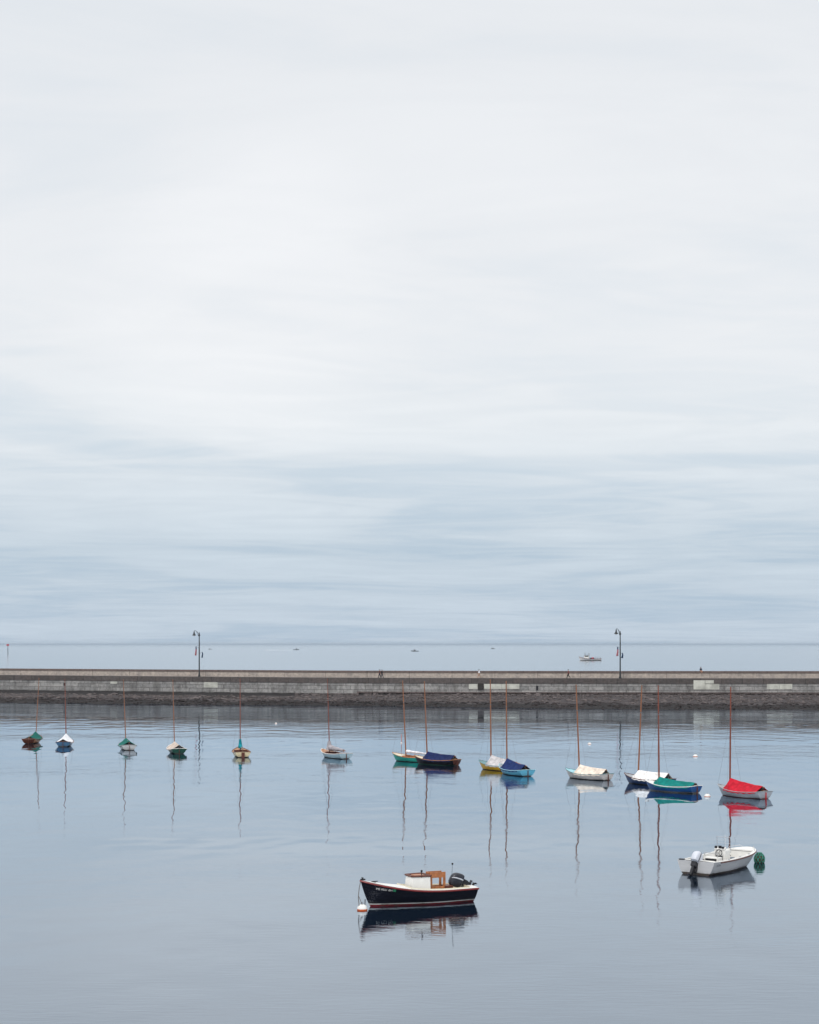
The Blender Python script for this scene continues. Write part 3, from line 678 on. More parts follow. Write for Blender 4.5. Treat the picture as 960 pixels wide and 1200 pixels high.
def masonry(name, c1, c2, mortar, bw, bh, stain=(0.05, 0.045, 0.045), stain_amt=0.6, rough=0.85):
    m, nt, b = new_mat(name)
    uv = N(nt, 'ShaderNodeUVMap'); br = N(nt, 'ShaderNodeTexBrick')
    br.inputs['Scale'].default_value = 1.0; br.inputs['Brick Width'].default_value = bw; br.inputs['Row Height'].default_value = bh
    br.inputs['Mortar Size'].default_value = 0.05; br.inputs['Mortar Smooth'].default_value = 0.2; br.inputs['Bias'].default_value = 0.0
    br.inputs['Color1'].default_value = (*c1, 1); br.inputs['Color2'].default_value = (*c2, 1); br.inputs['Mortar'].default_value = (*mortar, 1)
    nt.links.new(uv.outputs['UV'], br.inputs['Vector'])
    mp = N(nt, 'ShaderNodeMapping'); mp.inputs['Scale'].default_value = (0.55, 0.22, 1)
    nz = N(nt, 'ShaderNodeTexNoise'); nz.inputs['Scale'].default_value = 1.0; nz.inputs['Detail'].default_value = 8; nz.inputs['Roughness'].default_value = 0.65
    nt.links.new(uv.outputs['UV'], mp.inputs['Vector']); nt.links.new(mp.outputs['Vector'], nz.inputs['Vector'])
    r = ramp(nt, [(0.46, (0, 0, 0)), (0.68, (1, 1, 1))]); nt.links.new(nz.outputs['Fac'], r.inputs['Fac'])
    mu = N(nt, 'ShaderNodeMath', operation='MULTIPLY'); mu.inputs[1].default_value = stain_amt; nt.links.new(r.outputs['Color'], mu.inputs[0])
    mx = N(nt, 'ShaderNodeMix', data_type='RGBA'); mx.inputs[7].default_value = (*stain, 1)
    nt.links.new(mu.outputs[0], mx.inputs[0]); nt.links.new(br.outputs['Color'], mx.inputs[6])
    n2 = N(nt, 'ShaderNodeTexNoise'); n2.inputs['Scale'].default_value = 1.7; n2.inputs['Detail'].default_value = 9; n2.inputs['Roughness'].default_value = 0.7
    nt.links.new(uv.outputs['UV'], n2.inputs['Vector'])
    r2 = ramp(nt, [(0.3, (0.62, 0.62, 0.62)), (0.72, (1.35, 1.33, 1.3))]); nt.links.new(n2.outputs['Fac'], r2.inputs['Fac'])
    m2 = N(nt, 'ShaderNodeMix', data_type='RGBA', blend_type='MULTIPLY'); m2.inputs[0].default_value = 1.0
    nt.links.new(mx.outputs[2], m2.inputs[6]); nt.links.new(r2.outputs['Color'], m2.inputs[7])
    nt.links.new(m2.outputs[2], b.inputs['Base Color']); b.inputs['Roughness'].default_value = rough; b.inputs['Specular IOR Level'].default_value = 0.15
    bp = N(nt, 'ShaderNodeBump'); bp.inputs['Strength'].default_value = 0.7; bp.inputs['Distance'].default_value = 0.08
    nt.links.new(n2.outputs['Fac'], bp.inputs['Height']); nt.links.new(bp.outputs['Normal'], b.inputs['Normal'])
    return m
M_WALL = masonry('granite_blocks', (0.36, 0.355, 0.35), (0.24, 0.24, 0.24), (0.13, 0.125, 0.125), 3.1, 0.82)
M_COPE = masonry('dark_coping_stone', (0.115, 0.102, 0.10), (0.085, 0.077, 0.076), (0.04, 0.038, 0.038), 4.3, 2.5, stain=(0.13, 0.10, 0.09), stain_amt=0.4)
M_PARA = masonry('parapet_concrete', (0.44, 0.385, 0.345), (0.40, 0.35, 0.315), (0.16, 0.14, 0.13), 9.0, 3.0, stain=(0.20, 0.19, 0.19), stain_amt=0.5)
M_CAP = masonry('parapet_cap_stone', (0.16, 0.12, 0.11), (0.13, 0.10, 0.092), (0.06, 0.05, 0.05), 3.0, 3.0, stain=(0.15, 0.12, 0.11), stain_amt=0.4)
M_PATH = masonry('walkway_concrete', (0.25, 0.235, 0.225), (0.22, 0.21, 0.20), (0.14, 0.13, 0.12), 6.0, 3.0, stain=(0.15, 0.14, 0.14))
M_LEDGE = masonry('weed_grown_ledge', (0.21, 0.165, 0.16), (0.15, 0.125, 0.12), (0.03, 0.025, 0.025), 2.6, 1.0, stain=(0.06, 0.05, 0.048), stain_amt=0.7)
M_PATCH = paint('pale_repair_concrete', (0.52, 0.52, 0.47), 0.9, 0.25, scale=0.7, spec=0.1, bump=0.02, bscale=3)

pier = thing('stone_pier', 'long grey granite pier with dark coping and pale repair patches across the water', 'pier', (0, 0, 0))
s = Strip(); s.strip([(0.0, ZB - 0.5), (0.0, ZD - 1.12)]); s.make('block_wall', M_WALL, pier)
s = Strip(); s.strip([(0.0, ZD - 1.12), (-0.10, ZD - 1.12), (-0.10, ZD), (0.5, ZD)]); s.make('coping', M_COPE, pier)
s = Strip(); s.strip([(0.5, ZD), (0.5, ZD - 0.03), (5.5, ZD - 0.03)]); s.make('walkway', M_PATH, pier)
s = Strip(); s.strip([(5.5, ZD - 0.3), (5.5, ZD + 1.02)]); para = s.make('parapet', M_PARA, pier)
s = Strip(); s.strip([(5.5, ZD + 1.02), (5.36, ZD + 1.02), (5.36, ZD + 1.42), (6.6, ZD + 1.42), (6.6, ZD + 0.9)]); s.make('parapet_cap', M_CAP, para)
s = Strip(); s.strip([(6.5, ZD + 0.95), (6.7, -1.0)]); s.make('seaward_wall', M_WALL, pier)
s = Strip(); s.strip([(0.0, ZB + 0.42), (-1.3, ZB + 0.36), (-1.45, ZB + 0.24), (-1.0, ZB + 0.06), (-0.95, ZB - 0.9)], [x for x in XS if x > -14]); s.make('foot_ledge', M_LEDGE, pier)
def face_plate(name, pa, pb, ya, yb, mat, proud, thick=0.25):
    """a slab set in the wall face between two photo columns and rows"""
    xa, xb = px_wall(pa), px_wall(pb); d = wall_y((xa + xb) / 2)
    za, zb = H - (ya - HOR) * d / F, H - (yb - HOR) * d / F
    m = MB(); a = Vector((xa, wall_y(xa), 0)); b = Vector((xb, wall_y(xb), 0)); u = (b - a).normalized(); n = Vector((u.y, -u.x, 0))
    P = [a + n * proud, b + n * proud, b - n * thick, a - n * thick]
    P = [Vector((p.x, p.y, zb)) for p in P] + [Vector((p.x, p.y, za)) for p in P]
    m.add(P, [(3, 2, 1, 0), (4, 5, 6, 7), (0, 1, 5, 4), (1, 2, 6, 5), (2, 3, 7, 6), (3, 0, 4, 7)])
    return m.build(name, mat, pier, smooth=False)
for a in ((239.2, 255.2, 799.3, 805.8), (549.6, 559.8, 801.5, 807.4), (567.4, 588, 801.5, 807.4), (588.3, 608.8, 801.5, 807.4), (812.8, 826.2, 797.2, 808.0), (826.5, 836.5, 797.2, 801.0),
          (826.5, 843.0, 801.1, 808.0), (898.8, 913.2, 801.2, 807.6), (913.6, 928.6, 801.2, 807.6), (129.5, 137.5, 798.6, 801.2)):
    face_plate('repair_patch', *a, M_PATCH, 0.13 if a[2] < 800.5 and a[0] > 800 else 0.06)
for a in ((628.3, 630.9, 803.6, 809.2), (74.6, 76.6, 800.2, 803.8), (560.2, 566.8, 800.9, 808.2)):
    face_plate('wall_recess' if a[1] - a[0] < 4 else 'wall_buttress', *a, MT['black'] if a[1] - a[0] < 4 else M_COPE, 0.03 if a[1] - a[0] < 4 else 0.2)

# tidal shore in front of the pier and the rubble lying on it
def rock_mat(name, a, b_, sc=0.9, low=None):
    m, nt, b = new_mat(name)
    tc = N(nt, 'ShaderNodeTexCoord'); n1 = N(nt, 'ShaderNodeTexNoise'); n1.inputs['Scale'].default_value = sc; n1.inputs['Detail'].default_value = 10; n1.inputs['Roughness'].default_value = 0.75
    nt.links.new(tc.outputs['Object'], n1.inputs['Vector'])
    r = ramp(nt, [(0.33, a), (0.52, [(x + y) / 2 * 0.9 for x, y in zip(a, b_)]), (0.70, b_)]); nt.links.new(n1.outputs['Fac'], r.inputs['Fac'])
    nt.links.new(r.outputs['Color'], b.inputs['Base Color']); b.inputs['Roughness'].default_value = 0.9; b.inputs['Specular IOR Level'].default_value = 0.15
    bp = N(nt, 'ShaderNodeBump'); bp.inputs['Strength'].default_value = 0.8; bp.inputs['Distance'].default_value = 0.15
    nt.links.new(n1.outputs['Fac'], bp.inputs['Height']); nt.links.new(bp.outputs['Normal'], b.inputs['Normal'])
    return m
M_SHORE = rock_mat('wet_shingle', (0.025, 0.021, 0.022), (0.105, 0.09, 0.092))
M_DARKROCK = rock_mat('weedy_stone', (0.014, 0.012, 0.012), (0.075, 0.062, 0.062), 0.4)
M_ROCK = rock_mat('rubble_stone', (0.03, 0.025, 0.025), (0.20, 0.17, 0.165), 0.35)
def shore_z(u): return ZB * (1 - u) ** 0.92 - 0.03 * u if u <= 1 else -0.03 - 0.5 * (u - 1)
m = MB(); rows = []
XF = [-420 + i * 12 for i in range(25)] + [-122 + i * 0.9 for i in range(272)] + [123 + i * 12 for i in range(26)]
for x in XF:
    yw, yt = wall_y(x), toe_y(x); row = []
    for j in range(31):
        u = j / 26.0; y = yw - 0.3 + (yt - yw) * u
        z = shore_z(u) + 0.16 * noise.noise(Vector((x * 0.45, y * 0.3, 0.5))) * min(1, 0.3 + u) + 0.10 * noise.noise(Vector((x * 1.3, y * 0.8, 3.5)))
        row.append((x, y, z if j else ZB - 0.1))
    rows.append(row)
m.grid(rows)
for i in range(len(m.f)):                                   # black weed below the far end of the wall
    x, j = XF[i // 30], i % 30
    if j < 9 + 4 * noise.noise(Vector((x * 0.11, 0.5, j * 0.2))) - max(0.0, (x + 40) / 5) or j > 18 + 4 * noise.noise(Vector((x * 0.15, 0, 4))): m.m[i] = 1
M_WEED = rock_mat('black_weed', (0.010, 0.009, 0.009), (0.035, 0.030, 0.030), 0.8)
tag(m.build('shore', [M_SHORE, M_WEED]), 'dark wet shingle shore sloping from the pier foot to the water', 'shore', kind='structure')
ico = bmesh.new(); bmesh.ops.create_icosphere(ico, subdivisions=1, radius=1.0)
IV = [v.co.copy() for v in ico.verts]; IF = [tuple(v.index for v in f.verts) for f in ico.faces]; ico.free()
m = MB(); rg = random.Random(11)
for k in range(8000):
    x = rg.uniform(-130, 130); a = rg.random(); u = 0.03 + 0.99 * (a ** 1.3 if k % 3 else a ** 0.5)
    yw, yt = wall_y(x), toe_y(x); y = yw - 0.6 + (yt - yw) * u
    if x < -24 and u < 0.3: continue
    sz = rg.uniform(0.12, 0.40) * (1.9 if rg.random() < 0.06 else 1) * (0.7 if u > 0.8 else 1); sd = rg.random() * 50
    sc = Vector((sz * rg.uniform(0.8, 1.6), sz * rg.uniform(0.8, 1.3), sz * rg.uniform(0.35, 0.6))); rz = Matrix.Rotation(rg.random() * 6.3, 3, 'Z')
    c = Vector((x, y, shore_z(u) + 0.02))
    m.add([c + rz @ Vector((v.x * sc.x, v.y * sc.y, v.z * sc.z)) * (1 + 0.35 * noise.noise(v * 1.4 + Vector((sd, 0, 0)))) for v in IV], IF, 1 if u > 0.62 + 0.12 * noise.noise(Vector((x * 0.15, 0, 4))) else 0)
tag(m.build('rubble', [M_ROCK, M_DARKROCK], smooth=False), 'dark loose rubble stones strewn along the foot of the pier', 'rubble', kind='stuff')

# ------------------------------------------------------------------ lamps on the pier
def street_lamp(px, ybase, ytop, arm_px, bell_rows, flag, pennant, label):
    x = px_wall(px) ; d = wall_y(x) + 1.0; x = px2x(px, d); s = F / d
    root = thing('street_lamp', label, 'street lamp', (x, d, ZD - 0.03), 0, 'tall lamps standing on the pier')
    hgt = H - (ytop - HOR) / s - ZD
    p = MB(); p.tube([(0, 0, 0), (0, 0, 0.9), (0, 0, 1.0), (0, 0, hgt * 0.6), (0, 0, hgt)], [0.19, 0.17, 0.145, 0.125, 0.095], 12)
    p.lathe([(0.13, hgt - 0.55), (0.22, hgt - 0.5), (0.22, hgt - 0.32), (0.12, hgt - 0.2), (0.09, hgt), (0.11, hgt + 0.05), (0.0, hgt + 0.3)], n=12)
    p.lathe([(0.30, 0), (0.30, 0.12), (0.22, 0.3), (0.2, 0.5)], n=12)
    p.build('lamp_post', MT['iron'], root)
    ax = (arm_px - px) / s; zb_ = H - (bell_rows[1] - HOR) / s - ZD; zt_ = H - (bell_rows[0] - HOR) / s - ZD
    a = MB(); z0 = hgt - 0.4
    a.tube([(0, 0, z0), (ax * 0.35, 0, z0 + (zt_ - z0) * 0.75), (ax * 0.7, 0, zt_ + 0.08), (ax * 0.95, 0, zt_ + 0.12), (ax, 0, zt_)], 0.05, 8)
    a.tube([(0, 0, z0 - 0.5), (ax * 0.3, 0, z0 + 0.1), (ax * 0.5, 0, z0 + (zt_ - z0) * 0.8)], 0.03, 6)
    a.build('lamp_arm', MT['iron'], root)
    bl = MB(); hh = zt_ - zb_; bl.lathe([(0.05, hh), (0.13, hh * 0.8), (0.15, hh * 0.55), (0.22, hh * 0.32), (0.42, hh * 0.08), (0.44, 0.0), (0.3, 0.02)], (ax, 0, zb_), 16)
    bl.build('lamp_shade', MT['iron'], root)
    gl = MB(); gl.lathe([(0.28, 0.03), (0.22, -0.10), (0.0, -0.16)], (ax, 0, zb_), 12); gl.build('lamp_globe', MT['white'], root)
    def cloth(name, fx, rows_, wpx, mats, cut):
        zt1, zb1 = H - (rows_[0] - HOR) / s - ZD, H - (rows_[1] - HOR) / s - ZD; cx = (fx - px) / s; w = wpx / s
        st = MB(); st.tube([(0, 0, zt1 - 0.35), (cx, -0.12, zt1 + 0.05)], 0.025, 6); staff = st.build('flag_staff', MT['iron'], root)
        c = MB(); rr = []; nz = 14
        for i in range(nz + 1):
            u = i / nz; ww = w * (0.35 + 0.65 * u ** 0.6)
            rr.append([(cx + ww * (j / 6 - 0.5) + 0.05 * math.sin(u * 5), -0.12 + 0.16 * math.sin(j * 1.6 + u * 2) * (0.4 + u), zt1 + (zb1 - zt1) * u - 0.08 * abs(j - 3) / 3 * u) for j in range(7)])
        c.grid(rr)
        for i in range(len(c.m)):
            c.m[i] = 0 if i // 6 < cut * nz else 1 + ((i % 6) % (len(mats) - 1) if len(mats) > 1 else 0)
        c.build(name, mats, root, solid=0.01)
    cloth('flag', *flag, [paint('flag_blue', (0.02, 0.03, 0.10), 0.8), paint('flag_red', (0.48, 0.03, 0.06), 0.8), paint('flag_white', (0.5, 0.30, 0.33), 0.8)], 0.22)
    cloth('pennant', *pennant, [paint('pennant_blue', (0.015, 0.05, 0.13), 0.8)], 2.0)
street_lamp(233.6, 793.2, 742.0, 227.6, (739.5, 744.4), (229.8, (757.6, 767.8), 2.3), (237.3, (764.0, 770.4), 2.0), 'black pier lamp standing behind the gap between the bottle green and cream sailboats')
street_lamp(726.9, 794.2, 740.5, 722.2, (737.2, 742.6), (723.8, (758.0, 768.4), 2.3), (729.4, (765.0, 770.8), 2.1), 'black pier lamp standing just beside the distant fishing boat')

# ------------------------------------------------------------------ people on the pier
def person(px, foot, label, shirt, legs, face, pose='walk', bare=False, height=1.72, dy=2.5, hairm=None, x=None):
    xw = px_wall(px); d = wall_y(xw) + dy; X = px2x(px, d)
    z0 = ZD - 0.03
    if pose == 'sit': z0 = ZD + 1.42 - 0.47
    root = thing('person', label, 'person', (X, d, z0), face, 'people on the pier walkway')
    k = height / 1.72
    V = []; E = []; Rr = []; Mt = []
    def v(p, r, m): V.append(Vector(p) * k); Rr.append(r * k * (1.45 if r > 0.03 and m < 2 else 1)); Mt.append(m); return len(V) - 1
    def link(*ids):
        for a, b in zip(ids, ids[1:]): E.append((a, b))
    S, T, K = 0, 1, 2
    if pose == 'sit':
        pel = v((0, 0, 0.52), 0.135, T); knees = [(0.44, 0.50, 0.10), (0.43, 0.50, -0.10)]; feet = [(0.42, 0.10, 0.11), (0.46, 0.12, -0.12)]; lean = 0.06
    else:
        pel = v((0, 0, 0.92), 0.125, T); knees = [(0.22, 0.50, 0.09), (-0.02, 0.48, -0.09)]; feet = [(0.30, 0.09, 0.09), (-0.36, 0.19, -0.09)]; lean = 0.03
    b = V[pel].z / k
    wa = v((lean * 0.4, 0, b + 0.16), 0.12, S); ch = v((lean, 0, b + 0.40), 0.145, S); nk = v((lean, 0, b + 0.56), 0.055, K); hd = v((lean + 0.02, 0, b + 0.66), 0.085, K); tp = v((lean + 0.01, 0, b + 0.77), 0.075, K)
    link(pel, wa, ch, nk, hd, tp)
    nose = v((lean + 0.115, 0, b + 0.67), 0.016, K); link(hd, nose)
    for i, (kn, ft) in enumerate(zip(knees, feet)):
        sy = 1 if i == 0 else -1
        hp = v((0.02, sy * 0.09, b - 0.06), 0.10, T); a = v((kn[0], kn[2], kn[1]), 0.062, T if not bare else K); c = v((ft[0] - 0.02, ft[2], ft[1]), 0.042, T if not bare else K)
        h_ = v((ft[0], ft[2], ft[1] - 0.04), 0.045, T); t_ = v((ft[0] + (0.17 if ft[0] > -0.2 else 0.11), ft[2], ft[1] - (0.045 if ft[0] > -0.2 else 0.15)), 0.038, T)
        link(pel, hp, a, c, h_, t_)
        sh = v((lean, sy * 0.18, b + 0.46), 0.062, S); sw = -0.16 * sy if pose == 'walk' else 0.12
        el = v((lean + sw * 0.6 - 0.04, sy * 0.24, b + 0.18), 0.045, S); wr = v((lean + sw * 1.4 + 0.08, sy * 0.24, b - 0.04), 0.030, K)
        link(ch, sh, el, wr)
        pm = v((lean + sw * 1.5 + 0.10, sy * 0.24, b - 0.11), 0.030, K); link(wr, pm)
        for q in range(4):
            f1 = v((lean + sw * 1.5 + 0.075 + q * 0.022, sy * 0.24, b - 0.165), 0.0095, K); f2 = v((lean + sw * 1.5 + 0.09 + q * 0.022, sy * 0.225, b - 0.205 + abs(q - 1.6) * 0.008), 0.0085, K); link(pm, f1, f2)
        th = v((lean + sw * 1.5 + 0.145, sy * 0.22, b - 0.13), 0.0105, K); link(pm, th)
    me = bpy.data.meshes.new('body'); me.from_pydata(V, E, []); ob = bpy.data.objects.new('body', me); COL.objects.link(ob)
    sk = ob.modifiers.new('skin', 'SKIN'); ob.modifiers.new('sub', 'SUBSURF').render_levels = 1; ob.modifiers['sub'].levels = 1
    if not me.skin_vertices: bpy.context.view_layer.objects.active = ob
    for i, sv in enumerate(me.skin_vertices[0].data): sv.radius = (Rr[i], Rr[i]); sv.use_root = (i == pel)
    dg = bpy.context.evaluated_depsgraph_get(); m2 = bpy.data.meshes.new_from_object(ob.evaluated_get(dg)); bpy.data.objects.remove(ob)
    m2.materials.clear()
    for mm in (shirt, legs, MT['skin']): m2.materials.append(mm)
    for p in m2.polygons:
        c = p.center; p.use_smooth = True
        p.material_index = Mt[min(range(len(V)), key=lambda i: (V[i] - c).length - Rr[i] * 0.6)]
    o = bpy.data.objects.new('body', m2); COL.objects.link(o); o.parent = root
    fc = MB()
    for sy in (1, -1):
        fc.lathe([(0.0, -0.012), (0.012, 0.0), (0.0, 0.012)], V[hd] + Vector((0.082, 0.034 * sy, 0.03)) * k, 8, 0)
        fc.lathe([(0.0, -0.032), (0.016, -0.015), (0.02, 0.01), (0.0, 0.035)], V[hd] + Vector((0.0, 0.092 * sy, 0.01)) * k, 8, 2)
    fc.box(V[hd] + Vector((0.083, 0, -0.045)) * k, (0.012, 0.045, 0.009), 1)
    fc.build('face', [MT['black'], MT['rail_red'], MT['skin']], root)
    hr = MB(); rows = []; c = V[hd].lerp(V[tp], 0.55)
    for i in range(8):
        a = math.pi * 0.62 * i / 7
        rows.append([(c.x - 0.012 + 0.112 * k * math.sin(a) * math.cos(2 * math.pi * j / 14), c.y + 0.10 * k * math.sin(a) * math.sin(2 * math.pi * j / 14), c.z + 0.02 + 0.115 * k * math.cos(a)) for j in range(14)])
    hr.grid(rows, close_u=True); hr.build('hair', hairm or MT['hair'], root)
    return root
navy_cloth = paint('navy_cloth', (0.012, 0.016, 0.035), 0.9); dark_cloth = paint('black_cloth', (0.01, 0.01, 0.012), 0.9); white_cloth = paint('white_cloth', (0.72, 0.72, 0.76), 0.9)
rust_cloth = paint('rust_cloth', (0.09, 0.03, 0.03), 0.9); tan_cloth = paint('tan_cloth', (0.34, 0.23, 0.17), 0.9); denim = paint('slate_cloth', (0.03, 0.045, 0.07), 0.9); pink_cloth = paint('dusty_pink_cloth', (0.16, 0.05, 0.05), 0.9)
person(445.3, 793.5, 'person in a rust top and dark trousers walking beside one in black', rust_cloth, navy_cloth, R(180), height=1.74, dy=3.0)
person(447.6, 793.5, 'person all in black walking beside one in a rust top', dark_cloth, navy_cloth, R(10), height=1.68, dy=3.5)
person(561.6, 793.0, 'person in a white shirt with bare legs walking on the pier', white_cloth, tan_cloth, R(185), bare=True, height=1.75, dy=4.2)
person(666.3, 793.8, 'person in a dusty pink top striding along the pier near a lamp', pink_cloth, dark_cloth, R(180), height=1.80, dy=2.6)
person(821.2, 788.0, 'person in dark blue sitting on top of the pier parapet', denim, tan_cloth, R(-70), pose='sit', bare=True, height=1.72, dy=5.45)

# ------------------------------------------------------------------ vessels and mark on the open sea
def sea_boat(px0, px1, ywl, label, style, bow_left=True, group=None):
    d = dist(ywl); s = F / d; L = (px1 - px0) / s
    root = thing('fishing_boat' if style == 'trawler' else 'distant_motorboat', label, 'boat', (px2x((px0 + px1) / 2, d), d, 0), R(180) if bow_left else 0, group)
    if style == 'trawler':
        h = Hull(L=L, B=L * 0.30, zb=2.9, zm=1.25, zs=1.45, draft=0.6, tf=0.85, ts=0.12, low=0.6, zt=-0.3)
        h.shell().build('hull', HP('trawler_hull', (0.62, 0.60, 0.60), (0.05, 0.06, 0.07), line=0.35, plank=0), root)
        h.rail(0.16).build('rub_rail', paint('trawler_rail', (0.16, 0.07, 0.07)), root)
        h.deck(0.3, 0.95, 0.4).build('deck', MT['grey_deck'], root); h.well(0.3, 0.95, 0.4, floor=0.6).build('well_deck', MT['grey_deck'], root)
        b = MB(); x = L * 0.16
        b.box((x, 0, 2.6), (3.4, 2.8, 2.3)); wh = b.build('wheelhouse', MT['white'], root, smooth=False, bevel=0.1)
        b = MB(); b.box((x + 0.1, 0, 3.2), (3.46, 2.2, 0.7)); b.box((x, 0, 3.2), (2.6, 2.86, 0.7)); b.build('window', MT['glass'], wh, smooth=False)
        b = MB(); b.box((x - 0.1, 0, 3.83), (3.9, 3.1, 0.16)); b.build('roof', MT['grey'], wh, smooth=False)
        b = MB(); b.tube([(x + 1.0, 0, 3.9), (x + 1.0, 0, 6.0)], 0.16, 8); b.tube([(x - 1.9, 0, 1.5), (x - 1.9, 0, 5.6)], 0.22, 8); b.tube([(x - 1.9, 0, 5.2), (x + 1, 0, 4.4)], 0.08, 6); b.box((x + 1.0, 0, 5.1), (0.4, 1.6, 0.25))
        b.build('mast', MT['grey'], root)
        b = MB(); b.box((-L * 0.12, 0, 1.7), (1.5, 1.7, 1.5)); b.build('net_drum', paint('faded_red', (0.45, 0.05, 0.08)), root, smooth=False, bevel=0.2)
        b = MB(); b.box((-L * 0.04, 0, 1.6), (1.4, 1.8, 1.2)); b.box((-L * 0.17, 0, 1.6), (0.7, 1.8, 1.3)); b.build('deck_gear', MT['char'], root, smooth=False, bevel=0.1)
        b = MB()
        for xx in (-0.25, -0.33, -0.41, -0.47): b.tube([(L * xx, 1.6, 1.2), (L * xx, 1.6, 2.9)], 0.07, 6); b.tube([(L * xx, -1.6, 1.2), (L * xx, -1.6, 2.9)], 0.07, 6)
        b.build('stanchions', MT['grey'], root)
    else:
        h = Hull(L=L, B=L * 0.28, zb=L * 0.14, zm=L * 0.09, zs=L * 0.085, draft=0.4, tf=0.9, ts=0.2, zt=-0.2)
        dark = paint('far_hull_' + style, {'grey': (0.24, 0.26, 0.28), 'dark': (0.13, 0.15, 0.17), 'pale': (0.42, 0.42, 0.42)}[style])  # hulls paled to greys: distance haze put into their colour
        h.shell(20, 6).build('hull', dark, root); h.deck(0.45, 0.92, 0.2).build('deck', MT['grey_deck'], root); h.well(0.45, 0.92, 0.2, floor=0.3).build('cockpit', MT['grey_deck'], root)
        b = MB(); b.box((L * 0.02, 0, L * 0.16), (L * 0.3, L * 0.2, L * 0.15), taper=0.8); b.build('cabin', MT['grey'], root, smooth=False)
        b = MB(); b.tube([(0, 0, L * 0.2), (0, 0, L * 0.34)], L * 0.012, 6); b.build('mast', MT['grey'], root)
    return root
FAR = 'small boats far out on the open sea'
sea_boat(678.4, 704.6, 774.2, 'white fishing boat with red deck gear out beyond the pier', 'trawler')
sea_boat(244.0, 248.6, 761.0, 'tiny grey boat near the horizon just beside a pier lamp', 'grey', group=FAR)
sea_boat(343.8, 351.0, 761.6, 'tiny boat near the horizon trailing a white wake', 'dark', bow_left=False, group=FAR)
sea_boat(481.5, 490.8, 763.4, 'small dark boat at sea just past the black sailboat mast, biggest of the tiny ones', 'dark', group=FAR)
sea_boat(575.2, 580.4, 760.4, 'tiny boat on the horizon out beyond the yellow sailboat mast', 'dark', group=FAR)
d = dist(761.9); m = MB(); rr = []
for i in range(41):
    u = i / 40; x = px2x(343.5 - 32 * u, d); w = 14 + 30 * u
    rr.append([(x, d + w * q + 18 * noise.noise(Vector((i * 0.35, q, 2))), 0.05 + 0.35 * (1 - abs(q)) * max(0.0, 0.5 + noise.noise(Vector((i * 0.9, q * 2, 7))))) for q in (-1, -0.5, 0, 0.5, 1)])
m.grid(rr); tag(m.build('boat_wake', paint('foam', (0.75, 0.77, 0.8), 0.9)), 'white foaming wake behind the tiny moving boat', 'wake', kind='stuff')
d = dist(767.0); bc = thing('channel_beacon', 'red topped channel marker post standing out at sea', 'beacon', (px2x(9.3, d), d, 0))
m = MB(); m.tube([(0, 0, -1), (0, 0, 11.6)], 0.34, 8); m.tube([(0.5, 0, -1), (0.1, 0, 8)], 0.22, 8); m.build('post', paint('weathered_pile', (0.10, 0.11, 0.13)), bc)
m = MB(); m.box((0, -0.4, 11.2), (2.9, 0.5, 1.9)); m.build('daymark', paint('daymark_red', (0.40, 0.04, 0.06)), bc, smooth=False)

